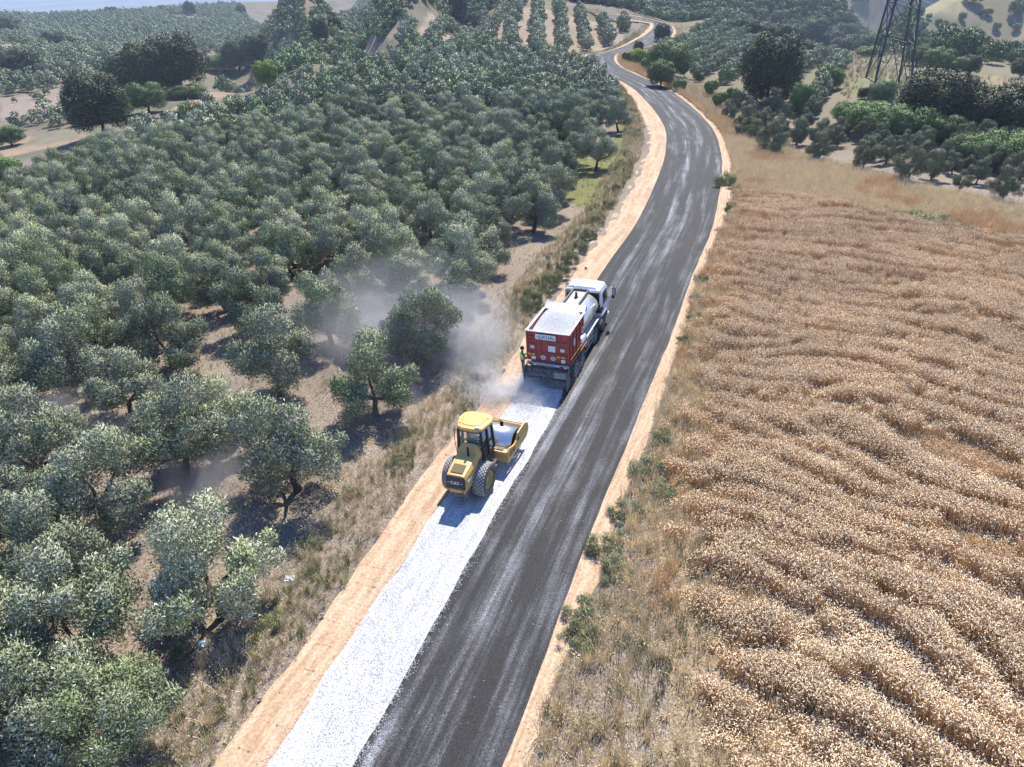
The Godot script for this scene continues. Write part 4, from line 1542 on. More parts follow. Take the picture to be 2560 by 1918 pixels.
# ---------------------------------------------------------------- lettering
func letters(text: String, size: float, deep: float, mat: Material, parent: Node, xf: Transform3D, font_name := "Droid Sans", weight := 700) -> MeshInstance3D:
	var f := SystemFont.new()
	f.font_names = PackedStringArray([font_name])
	f.font_weight = weight
	var t := TextMesh.new()
	t.font = f
	t.text = text
	t.font_size = 32
	t.pixel_size = size / 23.0
	t.depth = deep
	var o := inst("lettering", t, mat, parent)
	o.transform = xf
	return o

# ---------------------------------------------------------------- truck
func wheel(parent: Node3D, x: float, z: float, rad: float, wide: float, out: float) -> void:
	var w := Node3D.new()
	w.name = "wheel"
	parent.add_child(w, true)
	w.position = Vector3(x, rad, z)
	var t := Shape.new()
	var h := wide * 0.5
	t.lathe_x([Vector2(-h * 0.8, rad * 0.56), Vector2(-h, rad * 0.68), Vector2(-h, rad * 0.86), Vector2(-h * 0.86, rad * 0.97), Vector2(-h * 0.5, rad), Vector2(h * 0.5, rad), Vector2(h * 0.86, rad * 0.97), Vector2(h, rad * 0.86), Vector2(h, rad * 0.68), Vector2(h * 0.8, rad * 0.56)], Vector3.ZERO, 30)
	for k in 30:
		var a := TAU * k / 30
		var d := Vector3(0, cos(a), sin(a))
		var s := Vector3(0, -sin(a), cos(a)) * 0.035
		for q in [-1.0, 1.0]:
			var c := d * rad * 1.0 + Vector3(q * h * 0.45, 0, 0)
			t.flat()
			t.quad(c - s + d * 0.012 - Vector3(h * 0.3, 0, 0), c + s + d * 0.012 - Vector3(h * 0.3, 0, 0), c + s + d * 0.012 + Vector3(h * 0.3, 0, 0), c - s + d * 0.012 + Vector3(h * 0.3, 0, 0))
	add("tyre", t, M.tyre, w)
	var r := Shape.new()
	var e := out * h
	r.lathe_x([Vector2(e * 0.82, rad * 0.57), Vector2(e * 0.9, rad * 0.54), Vector2(e * 0.35, rad * 0.46), Vector2(e * 0.3, rad * 0.26), Vector2(e * 0.75, rad * 0.22), Vector2(e * 0.82, rad * 0.1), Vector2(e * 0.82, 0.0)], Vector3.ZERO, 24)
	for k in 10:
		var a := TAU * k / 10
		r.rod(Vector3(e * 0.3, rad * 0.36 * cos(a), rad * 0.36 * sin(a)), Vector3(e * 0.42, rad * 0.36 * cos(a), rad * 0.36 * sin(a)), 0.018, 0.018, 6)
	add("rim", r, M.rim_grey, w)

func disc(parent: Node3D, called: String, at: Vector3, rx: float, ry: float, mat: Material, across_x := false) -> void:
	var s := Shape.new()
	s.flat()
	for k in 24:
		var a := TAU * k / 24
		var b := TAU * (k + 1) / 24
		if across_x: s.tri(at, at + Vector3(0, ry * cos(a), rx * sin(a)), at + Vector3(0, ry * cos(b), rx * sin(b)))
		else: s.tri(at, at + Vector3(rx * cos(a), ry * sin(a), 0), at + Vector3(rx * cos(b), ry * sin(b), 0))
	add(called, s, mat, parent)

func boxed(called: String, lo: Vector3, hi: Vector3, mat: Material, parent: Node, cut := 0.01) -> MeshInstance3D:
	var s := Shape.new()
	s.box(lo, hi, cut)
	return add(called, s, mat, parent)

func build_truck() -> void:
	dusty("truck_red", lin(0.30, 0.016, 0.024), 0.4, 0.0, 0.12)
	dusty("truck_white", lin(0.78, 0.79, 0.80), 0.35, 0.0, 0.12)
	dusty("tyre", lin(0.022, 0.022, 0.024), 0.85, 0.0, 0.3, 1.6)
	dusty("rim_grey", lin(0.16, 0.19, 0.22), 0.6, 0.3, 0.4, 2.0)
	dusty("chassis_dark", lin(0.03, 0.032, 0.036), 0.7, 0.2, 0.4)
	dusty("galvanised", lin(0.50, 0.54, 0.57), 0.42, 0.6, 0.35)
	var tk := dusty("tank_metal", lin(0.72, 0.74, 0.75), 0.30, 0.75, 0.25)
	tk.clearcoat_enabled = false
	dusty("grey_steel", lin(0.32, 0.34, 0.36), 0.6, 0.2, 0.5)
	plain("glass_dark", lin(0.012, 0.014, 0.016), 0.06)
	plain("sign_white", lin(0.74, 0.75, 0.75), 0.5)
	plain("sign_ink", lin(0.16, 0.25, 0.30), 0.6)
	plain("lamp_red", lin(0.35, 0.02, 0.02), 0.3)
	plain("lamp_amber", lin(0.70, 0.26, 0.02), 0.35)
	plain("sticker_yellow", lin(0.75, 0.42, 0.04), 0.45)
	plain("sticker_red", lin(0.55, 0.05, 0.03), 0.45)
	plain("sticker_blue", lin(0.06, 0.13, 0.36), 0.45)
	plain("black", lin(0.015, 0.015, 0.016), 0.5)
	var heapm := plain("aggregate", Color.WHITE, 0.95)
	heapm.albedo_texture = grain_image(256, 19, lin(0.28, 0.28, 0.28), lin(0.58, 0.58, 0.575), 0.32, 0.2)
	heapm.uv1_triplanar = true
	heapm.uv1_scale = Vector3(0.22, 0.22, 0.22)

	var t := thing("spreader_truck", Vector3(2.0, 0.036, -33.53), deg_to_rad(-22.3))
	tag(t, "white-cab spreader truck with silver tank and red hopper heaped with white gravel", "truck")
	# chassis
	var ch := Shape.new()
	for x in [-0.42, 0.42]: ch.box(Vector3(x - 0.06, 0.85, -8.2), Vector3(x + 0.06, 1.12, -0.15))
	for z in [-0.5, -1.9, -3.3, -4.8, -6.4, -7.8]: ch.box(Vector3(-0.42, 0.9, z - 0.08), Vector3(0.42, 1.05, z + 0.08))
	for z in [-1.22, -2.56, -5.5, -7.42]: ch.rod(Vector3(-1.0, 0.53, z), Vector3(1.0, 0.53, z), 0.09, 0.09, 10)
	add("chassis", ch, M.chassis_dark, t)
	for z in [-1.22, -2.56]:
		for x in [-0.98, 0.98]: wheel(t, x, z, 0.53, 0.5, signf(x))
	for z in [-5.5, -7.42]:
		for x in [-1.0, 1.0]: wheel(t, x, z, 0.53, 0.34, signf(x))
	# red hopper
	var hop := Node3D.new()
	hop.name = "hopper"
	t.add_child(hop)
	var side := PackedVector2Array([Vector2(0, 1.45), Vector2(0, 3.15), Vector2(-2.95, 3.15), Vector2(-2.35, 2.35), Vector2(-1.95, 1.72), Vector2(-1.55, 1.45)])
	for x in [-1.2, 1.14]:
		var s := Shape.new()
		s.plate_x(side, x, x + 0.05)
		add("side_wall", s, M.truck_red, hop)
		var ribs := Shape.new()
		var ox: float = x - 0.055 if x < 0 else x + 0.05
		for z in [-0.12, -0.72, -1.32, -1.92, -2.5]:
			var low := 1.5 if z > -1.6 else lerpf(1.55, 2.9, (-1.6 - z) / 1.2)
			ribs.box(Vector3(ox, low, z - 0.05), Vector3(ox + 0.06, 3.1, z + 0.05), 0.012)
		add("ribs", ribs, M.truck_red, hop)
		var rim := Shape.new()
		rim.box(Vector3(x - 0.03, 3.15, -2.98), Vector3(x + 0.08, 3.21, 0.02), 0.012)
		add("rim_rail", rim, M.sign_white, hop)
	var fw := Shape.new()
	fw.quad(Vector3(-1.17, 3.15, -2.93), Vector3(1.17, 3.15, -2.93), Vector3(1.17, 1.6, -1.75), Vector3(-1.17, 1.6, -1.75))
	fw.quad(Vector3(-1.17, 3.15, -2.9), Vector3(1.17, 3.15, -2.9), Vector3(1.17, 1.6, -1.72), Vector3(-1.17, 1.6, -1.72))
	add("front_wall", fw, M.truck_red, hop)
	boxed("floor_panel", Vector3(-1.15, 1.46, -1.74), Vector3(1.14, 1.56, -0.06), M.truck_red, hop)
	var rail := Shape.new()
	rail.box(Vector3(-1.2, 3.15, 0.0), Vector3(1.2, 3.21, 0.075), 0.012)
	rail.box(Vector3(-1.2, 3.15, -3.0), Vector3(1.2, 3.21, -2.93), 0.012)
	add("rim_rail", rail, M.sign_white, hop)
	# tailgate: sheet, frame members and panels
	boxed("tailgate", Vector3(-1.18, 1.45, -0.02), Vector3(1.18, 3.14, 0.03), M.truck_red, hop)
	var fr := Shape.new()
	for x in [-1.16, -0.68, -0.38, 0.0, 0.66, 1.16]: fr.box(Vector3(x - 0.04, 1.47, 0.031), Vector3(x + 0.04, 3.12 if absf(x) > 0.5 else 2.7, 0.075), 0.012)
	for y in [1.5, 1.98, 2.68]: fr.box(Vector3(-1.12, y - 0.025, 0.0765), Vector3(1.12, y + 0.025, 0.095), 0.008)
	for y in [2.2, 2.42, 2.88]: fr.box(Vector3(-1.12, y - 0.04, 0.0765), Vector3(-0.72, y + 0.04, 0.095), 0.008)
	add("tailgate_frame", fr, M.truck_red, hop)
	boxed("name_board", Vector3(-0.66, 2.76, 0.096), Vector3(0.47, 3.07, 0.112), M.sign_white, hop, 0.004)
	letters("ÇKUR", 0.2, 0.006, M.sign_ink, hop, Transform3D(Basis.from_scale(Vector3(1.15, 0.85, 1)), Vector3(-0.08, 2.915, 0.117)))
	var dash := Shape.new()
	dash.box(Vector3(-0.6, 2.9, 0.1125), Vector3(-0.42, 2.93, 0.116))
	dash.box(Vector3(0.26, 2.86, 0.1125), Vector3(0.42, 2.89, 0.116))
	add("board_lines", dash, M.sign_ink, hop)
	for q in [[0.05, 2.1, 0.45, 2.46, "notice_panel"], [-0.96, 2.2, -0.72, 2.35, "number_plate"], [0.72, 2.17, 0.94, 2.36, "sign_plate"], [-0.9, 1.55, -0.66, 1.72, "sign_plate"], [0.76, 1.52, 0.99, 1.72, "sign_plate"]]:
		boxed(q[4], Vector3(q[0], q[1], 0.097), Vector3(q[2], q[3], 0.106), M.sign_white, hop, 0.003)
	boxed("plate_mark", Vector3(-0.95, 2.255, 0.1065), Vector3(-0.73, 2.275, 0.109), M.black, hop, 0.0)
	boxed("plate_mark", Vector3(0.79, 2.22, 0.1065), Vector3(0.83, 2.31, 0.109), M.sign_ink, hop, 0.0)
	boxed("plate_mark", Vector3(0.15, 2.125, 0.1065), Vector3(0.28, 2.145, 0.109), M.sign_ink, hop, 0.0)
	for x in [-0.24, 0.32]:
		disc(hop, "round_sign", Vector3(x, 1.71, 0.1), 0.14, 0.13, M.sign_white)
		disc(hop, "round_sign_centre", Vector3(x, 1.71, 0.104), 0.095, 0.085, M.sticker_blue)
		letters("70" if x < 0 else "80", 0.085, 0.003, M.sign_white, hop, Transform3D(Basis(), Vector3(x, 1.71, 0.108)))
	for q in [[-1.06, -0.58], [0.55, 1.12]]:
		var n := 4
		for k in n:
			var s := Shape.new()
			var x0 := lerpf(q[0], q[1], float(k) / n)
			var x1 := lerpf(q[0], q[1], float(k + 1) / n)
			s.flat()
			s.quad(Vector3(x0, 1.78, 0.1), Vector3(x1, 1.78, 0.1), Vector3(x1 - 0.06, 1.9, 0.1), Vector3(x0 - 0.06, 1.9, 0.1))
			add("warning_stripe", s, M.sticker_yellow if k % 2 == 0 else M.sticker_red, hop)
	disc(hop, "round_sign", Vector3(1.252, 2.45, -0.72), 0.15, 0.24, M.sign_white, true)
	# gravel heap, heaped highest near the front
	var heap := Shape.new()
	var nx := 18
	var nz := 22
	var hp := func(i: int, k: int) -> Vector3:
		var fx := lerpf(-1.14, 1.13, float(i) / nx)
		var fz := lerpf(-0.05, -2.9, float(k) / nz)
		var e := 1.0 - pow(absf(fx) / 1.16, 2.2)
		var lz := smoothstep(0.0, 0.75, float(k) / nz) * (1.0 - 0.25 * smoothstep(0.85, 1.0, float(k) / nz))
		return Vector3(fx, 2.82 + 0.10 * lz + 0.72 * maxf(0.0, e) * lz + 0.02 * noise.get_noise_2d(fx * 6.0, fz * 6.0), fz)
	heap.smooth()
	for i in nx:
		for k in nz: heap.quad(hp.call(i, k), hp.call(i + 1, k), hp.call(i + 1, k + 1), hp.call(i, k + 1))
	tag(add("gravel_load", heap, M.aggregate, hop), "heap of white gravel")
	var flap := Shape.new()
	flap.quad(Vector3(-1.18, 3.2, -2.95), Vector3(1.18, 3.2, -2.95), Vector3(1.1, 3.36, -3.42), Vector3(-1.15, 3.46, -3.36))
	flap.quad(Vector3(-1.18, 3.17, -2.97), Vector3(1.18, 3.17, -2.97), Vector3(1.1, 3.33, -3.44), Vector3(-1.15, 3.43, -3.38))
	flap.box(Vector3(0.95, 3.05, -3.45), Vector3(1.15, 3.34, -3.40))
	add("spill_board", flap, M.galvanised, hop)
	# tank: an elliptical barrel with end caps, bands, manway frame and vent
	var tank := Shape.new()
	var prof := [[-3.12, 0.0], [-3.14, 0.6], [-3.2, 0.9], [-3.32, 0.99], [-4.9, 1.0], [-6.35, 0.99], [-6.46, 0.9], [-6.52, 0.6], [-6.53, 0.0]]
	var seg := 36
	for j in prof.size() - 1:
		for k in seg:
			var a := TAU * k / seg
			var b := TAU * (k + 1) / seg
			tank.smooth()
			var f := func(p: Array, ang: float) -> Vector3: return Vector3(1.08 * p[1] * cos(ang), 2.1 + 0.78 * p[1] * sin(ang), p[0])
			tank.quad(f.call(prof[j], a), f.call(prof[j], b), f.call(prof[j + 1], b), f.call(prof[j + 1], a))
	var tn := add("tank", tank, M.tank_metal, t)
	var band := Shape.new()
	for z in [-4.3, -4.36, -5.9]:
		for k in seg:
			var a := TAU * k / seg
			var b := TAU * (k + 1) / seg
			var f := func(ang: float, zz: float) -> Vector3: return Vector3(1.09 * cos(ang), 2.1 + 0.79 * sin(ang), zz)
			band.quad(f.call(a, z), f.call(b, z), f.call(b, z - 0.025), f.call(a, z - 0.025))
	add("band", band, M.galvanised, tn)
	var lab := Shape.new()
	lab.box(Vector3(1.0, 2.32, -5.6), Vector3(1.075, 2.55, -5.25), 0.0)
	add("label_plate", lab, M.sign_white, tn)
	disc(tn, "label_mark", Vector3(1.079, 2.43, -5.42), 0.09, 0.09, M.sticker_blue, true)
	var top := Shape.new()
	for x in [-0.5, 0.42]: top.box(Vector3(x - 0.045, 2.86, -6.5), Vector3(x + 0.045, 3.02, -3.9), 0.01)
	for z in [-6.5, -3.95]: top.box(Vector3(-0.455, 2.865, z - 0.045), Vector3(0.375, 3.015, z + 0.045), 0.01)
	add("top_frame", top, M.chassis_dark, t)
	boxed("tank_deck", Vector3(-0.44, 2.8, -6.43), Vector3(0.36, 2.875, -4.02), M.grey_steel, t)
	var vent := Shape.new()
	vent.rod(Vector3(-0.05, 2.86, -5.5), Vector3(-0.05, 3.2, -5.5), 0.075, 0.075, 12)
	vent.rod(Vector3(-0.05, 2.86, -5.5), Vector3(-0.05, 2.9, -5.5), 0.14, 0.14, 12)
	add("vent_pipe", vent, M.black, t)
	# side platforms, pipework, guards, fenders
	for s in [-1.0, 1.0]:
		var pl := Shape.new()
		pl.box(Vector3(0.9 * s - 0.27, 1.28, -6.3), Vector3(0.9 * s + 0.27, 1.36, -3.25), 0.012)
		pl.box(Vector3(1.14 * s - 0.02, 1.02, -5.0), Vector3(1.14 * s + 0.02, 1.3, -3.25), 0.01)
		add("side_platform", pl, M.galvanised, t)
		var ho := Shape.new()
		for k in 4: ho.box(Vector3(1.161 * s - 0.005, 1.12, -3.6 - k * 0.38), Vector3(1.161 * s + 0.005, 1.22, -3.5 - k * 0.38), 0.0)
		add("platform_holes", ho, M.black, t)
		var gd := Shape.new()
		for y in [0.55, 0.85]: gd.box(Vector3(1.16 * s - 0.02, y - 0.04, -4.85), Vector3(1.16 * s + 0.02, y + 0.04, -3.2), 0.008)
		for z in [-4.8, -4.0, -3.25]: gd.box(Vector3(1.13 * s - 0.03, 0.5, z - 0.03), Vector3(1.13 * s + 0.01, 1.1, z + 0.03), 0.005)
		add("side_guard", gd, M.grey_steel, t)
		var fl := Shape.new()
		for z in [-1.22, -2.56]:
			for k in 8:
				var a := lerpf(0.25, PI - 0.25, k / 8.0)
				var b := lerpf(0.25, PI - 0.25, (k + 1) / 8.0)
				fl.quad(Vector3(0.72 * s, 0.53 + 0.62 * sin(a), z - 0.66 * cos(a)), Vector3(1.24 * s, 0.53 + 0.62 * sin(a), z - 0.66 * cos(a)), Vector3(1.24 * s, 0.53 + 0.62 * sin(b), z - 0.66 * cos(b)), Vector3(0.72 * s, 0.53 + 0.62 * sin(b), z - 0.66 * cos(b)))
		add("mudguard", fl, M.chassis_dark, t)
		var ra := Shape.new()
		ra.rod(Vector3(1.26 * s, 1.72, 0.02), Vector3(1.26 * s, 1.62, -2.1), 0.02, 0.02, 6)
		ra.rod(Vector3(1.26 * s, 1.4, 0.02), Vector3(1.26 * s, 1.3, -3.1), 0.02, 0.02, 6)
		add("hand_rail", ra, M.lamp_amber, t)
	var pp := Shape.new()
	pp.rod(Vector3(1.0, 1.5, -3.3), Vector3(1.0, 1.5, -2.3), 0.24, 0.24, 16)
	add("air_tank", pp, M.galvanised, t)
	var pump := Shape.new()
	pump.box(Vector3(0.55, 0.75, -4.7), Vector3(1.1, 1.25, -3.4), 0.05)
	pump.rod(Vector3(0.9, 1.1, -3.1), Vector3(0.9, 1.1, -2.7), 0.2, 0.2, 12)
	pump.pipe([Vector3(0.95, 0.9, -3.3), Vector3(1.05, 1.2, -2.9), Vector3(1.1, 1.5, -2.3)], 0.04)
	pump.pipe([Vector3(-0.9, 0.9, -4.6), Vector3(-0.9, 0.9, -2.9)], 0.12, 10)
	pump.box(Vector3(-1.1, 0.7, -4.7), Vector3(-0.55, 1.25, -3.4), 0.05)
	add("pump_unit", pump, M.chassis_dark, t)
	var ft := Shape.new()
	ft.rod(Vector3(0.98, 0.9, -6.75), Vector3(0.98, 0.9, -6.15), 0.28, 0.28, 18)
	ft.rod(Vector3(-0.98, 0.9, -6.75), Vector3(-0.98, 0.9, -6.15), 0.28, 0.28, 18)
	add("fuel_tank", ft, M.chassis_dark, t)
	var muf := Shape.new()
	muf.rod(Vector3(0.85, 1.72, -6.72), Vector3(1.2, 1.72, -6.72), 0.26, 0.26, 18)
	add("air_filter", muf, M.black, t)
	# rear: bumper, lamps, spreading box
	boxed("bumper", Vector3(-1.18, 1.2, -0.02), Vector3(1.18, 1.36, 0.12), M.grey_steel, t, 0.02)
	for x in [-0.85, 0.88]:
		boxed("tail_lamp", Vector3(x - 0.2, 1.2, 0.121), Vector3(x + 0.05, 1.3, 0.15), M.lamp_red, t)
		boxed("tail_lamp", Vector3(x + 0.06, 1.2, 0.121), Vector3(x + 0.18, 1.3, 0.15), M.sign_white, t)
	boxed("lamp_plate", Vector3(0.46, 1.26, 0.121), Vector3(0.66, 1.32, 0.14), M.sign_white, t)
	var sb := Shape.new()
	sb.box(Vector3(-1.2, 0.5, 0.02), Vector3(1.2, 1.08, 0.3), 0.03)
	sb.quad(Vector3(-1.2, 0.5, 0.1), Vector3(1.2, 0.5, 0.1), Vector3(1.2, 0.18, 0.4), Vector3(-1.2, 0.18, 0.4))
	sb.quad(Vector3(-1.2, 0.5, 0.29), Vector3(1.2, 0.5, 0.29), Vector3(1.2, 0.18, 0.42), Vector3(-1.2, 0.18, 0.42))
	add("spreading_box", sb, M.chassis_dark, t)
	boxed("gate_panel", Vector3(0.42, 0.66, 0.301), Vector3(1.1, 1.0, 0.34), M.grey_steel, t)
	boxed("gate_slot", Vector3(-1.1, 0.56, 0.301), Vector3(1.1, 0.62, 0.33), M.black, t)
	for x in [-1.2, 1.2]: boxed("mud_flap", Vector3(x - 0.02, 0.15, 0.0), Vector3(x + 0.02, 1.2, 0.62), M.chassis_dark, t)
	# cab
	var cab := Node3D.new()
	cab.name = "cab"
	t.add_child(cab)
	var cb := Shape.new()
	var sec := [[-6.82, 0.98], [-7.0, 1.0], [-8.05, 1.0], [-8.5, 0.86]]
	# shell: rounded box narrowing to the roof, with a raked windscreen
	var ring := func(y: float, w: float, zr: float, zf: float, cz: float) -> Array:
		return [Vector3(-w, y, zr + cz * 0.0), Vector3(-w + cz, y, zr + 0.0), Vector3(w - cz, y, zr), Vector3(w, y, zr - cz), Vector3(w, y, zf + cz), Vector3(w - cz, y, zf), Vector3(-w + cz, y, zf), Vector3(-w, y, zf + cz)]
	var rings := [ring.call(0.75, 1.14, -6.85, -8.62, 0.1), ring.call(1.1, 1.16, -6.83, -8.7, 0.1), ring.call(1.75, 1.16, -6.8, -8.7, 0.1), ring.call(2.6, 1.1, -6.78, -8.45, 0.12), ring.call(2.9, 1.04, -6.78, -8.2, 0.16), ring.call(3.03, 0.9, -6.88, -7.95, 0.2)]
	cb.flat()
	for j in rings.size() - 1:
		for k in 8: cb.quad(rings[j][k], rings[j][(k + 1) % 8], rings[j + 1][(k + 1) % 8], rings[j + 1][k])
	var lid: Array = rings[rings.size() - 1]
	for k in range(1, 7): cb.tri(lid[0], lid[k], lid[k + 1])
	add("cab_shell", cb, M.truck_white, cab)
	boxed("roof_lip", Vector3(-1.05, 2.82, -6.86), Vector3(1.05, 2.9, -6.72), M.truck_white, cab, 0.02)
	boxed("rear_window", Vector3(0.32, 2.0, -6.8), Vector3(1.02, 2.72, -6.755), M.glass_dark, cab)
	boxed("rear_window", Vector3(-1.02, 2.0, -6.8), Vector3(-0.32, 2.72, -6.755), M.glass_dark, cab)
	for s in [-1.0, 1.0]:
		var wn := Shape.new()
		wn.quad(Vector3(1.165 * s, 1.82, -7.15), Vector3(1.165 * s, 1.82, -8.25), Vector3(1.118 * s, 2.6, -8.1), Vector3(1.118 * s, 2.6, -7.15))
		add("side_window", wn, M.glass_dark, cab)
		boxed("door_handle", Vector3(1.15 * s - 0.03, 1.5, -7.25), Vector3(1.15 * s + 0.03, 1.6, -7.12), M.black, cab)
		boxed("wheel_arch", Vector3(1.06 * s - 0.12, 0.78, -8.2), Vector3(1.06 * s + 0.13, 1.14, -6.72), M.black, cab, 0.06)
		boxed("corner_panel", Vector3(1.1 * s - 0.09, 1.14, -8.0), Vector3(1.1 * s + 0.09, 1.3, -6.84), M.truck_white, cab, 0.03)
		var mr := Shape.new()
		mr.pipe([Vector3(1.1 * s, 2.62, -8.3), Vector3(1.48 * s, 2.66, -8.5), Vector3(1.48 * s, 1.85, -8.5), Vector3(1.14 * s, 1.8, -8.4)], 0.018)
		mr.box(Vector3(1.5 * s - 0.11, 1.95, -8.56), Vector3(1.5 * s + 0.11, 2.45, -8.42), 0.02)
		mr.box(Vector3(1.46 * s - 0.08, 1.75, -8.55), Vector3(1.46 * s + 0.08, 1.93, -8.43), 0.02)
		add("mirror", mr, M.black, cab)
		var gl := Shape.new()
		gl.box(Vector3(1.5 * s - 0.09, 1.98, -8.417), Vector3(1.5 * s + 0.09, 2.42, -8.412))
		add("mirror_glass", gl, M.tank_metal, cab)
	var ws := Shape.new()
	ws.quad(Vector3(-0.98, 1.85, -8.69), Vector3(0.98, 1.85, -8.69), Vector3(0.94, 2.6, -8.47), Vector3(-0.94, 2.6, -8.47))
	add("windscreen", ws, M.glass_dark, cab)
	boxed("front_bumper", Vector3(-1.16, 0.4, -8.8), Vector3(1.16, 0.76, -8.4), M.truck_white, cab, 0.06)
	var ex := Shape.new()
	ex.rod(Vector3(-1.02, 1.3, -6.6), Vector3(-1.02, 2.9, -6.6), 0.05, 0.05, 10)
	ex.rod(Vector3(-0.6, 2.85, -6.7), Vector3(-0.6, 3.15, -6.7), 0.02, 0.02, 6)
	ex.rod(Vector3(-0.98, 2.7, -6.62), Vector3(-0.55, 2.7, -6.62), 0.02, 0.02, 6)
	add("exhaust_stack", ex, M.grey_steel, cab)

# ---------------------------------------------------------------- roller
func build_roller() -> void:
	dusty("roller_yellow", lin(0.60, 0.36, 0.075), 0.42, 0.0, 0.28)
	dusty("lug_dust", lin(0.36, 0.36, 0.37), 0.9, 0.0, 0.5, 2.5)
	dusty("drum_steel", lin(0.62, 0.63, 0.64), 0.28, 0.9, 0.18, 1.4)
	dusty("rim_yellow", lin(0.50, 0.30, 0.04), 0.5, 0.0, 0.4, 2.0)
	var gl := plain("cab_glass", Color(0.62, 0.80, 0.80, 0.22), 0.03)
	gl.transparency = BaseMaterial3D.TRANSPARENCY_ALPHA
	plain("grille_black", lin(0.018, 0.02, 0.022), 0.5)
	plain("mesh_dark", lin(0.11, 0.075, 0.025), 0.7)
	var o := thing("road_roller", Vector3(-2.075, 0.036, -24.76), deg_to_rad(-21.3))
	tag(o, "yellow single-drum road roller with black-framed cab on the white chippings", "road roller")
	for s in [-1.0, 1.0]:
		var w := Node3D.new()
		w.name = "wheel"
		o.add_child(w, true)
		w.position = Vector3(0.70 * s, 0.77, 0.0)
		var t := Shape.new()
		var rad := 0.76
		var h := 0.30
		t.lathe_x([Vector2(-h * 0.8, 0.40), Vector2(-h, 0.5), Vector2(-h, 0.64), Vector2(-h * 0.75, 0.73), Vector2(-h * 0.4, 0.755), Vector2(0, rad), Vector2(h * 0.4, 0.755), Vector2(h * 0.75, 0.73), Vector2(h, 0.64), Vector2(h, 0.5), Vector2(h * 0.8, 0.40)], Vector3.ZERO, 40)
		add("tyre", t, M.tyre, w)
		var lug := Shape.new()
		var n := 30
		for row in 7:
			var fx := lerpf(-1.0, 1.0, row / 6.0)
			for k in n:
				var a := TAU * (k + (0.5 if row % 2 else 0.0)) / n
				var hw := 0.044
				var da := TAU / n * 0.42
				var f := func(x: float, ang: float) -> Vector3:
					var q := clampf(absf(x) / 0.30, 0.0, 1.0)
					var rr := 0.775 - 0.075 * pow(q, 3.0)
					return Vector3(x, rr * cos(ang), rr * sin(ang))
				var c: float = fx * 0.245
				lug.flat()
				lug.quad(f.call(c - hw, a), f.call(c, a + da), f.call(c + hw, a), f.call(c, a - da))
		add("tread", lug, M.lug_dust, w)
		var rm := Shape.new()
		var e: float = s * h
		rm.lathe_x([Vector2(e * 0.82, 0.41), Vector2(e * 0.9, 0.38), Vector2(e * 0.3, 0.34), Vector2(e * 0.25, 0.2), Vector2(e * 0.55, 0.17), Vector2(e * 0.55, 0.0)], Vector3.ZERO, 28)
		for k in 10:
			var a := TAU * k / 10
			rm.rod(Vector3(e * 0.25, 0.27 * cos(a), 0.27 * sin(a)), Vector3(e * 0.4, 0.27 * cos(a), 0.27 * sin(a)), 0.02, 0.02, 6)
		add("rim", rm, M.rim_yellow, w)
	# rear frame and hood
	var frm := Shape.new()
	frm.box(Vector3(-0.40, 0.5, -1.0), Vector3(0.40, 1.08, 1.2), 0.04)
	frm.rod(Vector3(-0.6, 0.77, 0), Vector3(0.6, 0.77, 0), 0.16, 0.16, 12)
	add("rear_frame", frm, M.chassis_dark, o)
	var hood := Shape.new()
	# cross-sections along z: [z, half width low, half width top, low y, shoulder y, top y]
	var secs := [[1.28, 0.42, 0.38, 0.95, 1.62, 1.72], [0.95, 0.46, 0.40, 0.95, 1.70, 1.80], [0.30, 0.50, 0.42, 0.95, 1.80, 1.92], [-0.05, 0.50, 0.42, 0.95, 1.82, 1.95], [-0.28, 0.52, 0.34, 0.95, 2.0, 2.24], [-0.34, 0.52, 0.34, 0.95, 2.0, 2.26]]
	hood.flat()
	for j in secs.size() - 1:
		var pr := func(c: Array) -> Array: return [Vector3(-c[1], c[3], c[0]), Vector3(-c[1] - 0.02, c[4] - 0.1, c[0]), Vector3(-c[2], c[5] - 0.02, c[0]), Vector3(-c[2] * 0.6, c[5], c[0]), Vector3(c[2] * 0.6, c[5], c[0]), Vector3(c[2], c[5] - 0.02, c[0]), Vector3(c[1] + 0.02, c[4] - 0.1, c[0]), Vector3(c[1], c[3], c[0])]
		var A: Array = pr.call(secs[j])
		var B: Array = pr.call(secs[j + 1])
		for k in 7: hood.quad(A[k], A[k + 1], B[k + 1], B[k])
		if j == 0:
			for k in range(1, 7): hood.tri(A[0], A[k], A[k + 1])
	var hd := add("hood", hood, M.roller_yellow, o)
	boxed("hood_screen", Vector3(-0.28, 0, -0.24), Vector3(0.28, 0.012, 0.24), M.mesh_dark, hd, 0.0).transform = Transform3D(Basis(Vector3.RIGHT, 0.175), Vector3(0, 1.815, 0.92))
	boxed("rear_grille", Vector3(-0.43, 1.06, 1.285), Vector3(0.43, 1.68, 1.36), M.grille_black, hd, 0.03)
	var gs := Shape.new()
	for k in 6: gs.box(Vector3(-0.36, 1.14 + k * 0.085, 1.361), Vector3(0.36, 1.165 + k * 0.085, 1.375))
	add("grille_slats", gs, M.chassis_dark, hd)
	letters("CAT", 0.15, 0.01, M.sign_white, hd, Transform3D(Basis(), Vector3(0, 1.40, 1.385)))
	var ln := Shape.new()
	ln.box(Vector3(-0.35, 1.395, 1.377), Vector3(-0.2, 1.41, 1.385))
	ln.box(Vector3(0.2, 1.395, 1.377), Vector3(0.35, 1.41, 1.385))
	add("grille_lines", ln, M.sign_white, hd)
	boxed("rear_bumper", Vector3(-0.42, 0.88, 1.0), Vector3(0.42, 1.05, 1.37), M.roller_yellow, o, 0.03)
	boxed("reflector", Vector3(0.27, 0.92, 1.371), Vector3(0.36, 1.01, 1.38), M.lamp_red, o, 0.0)
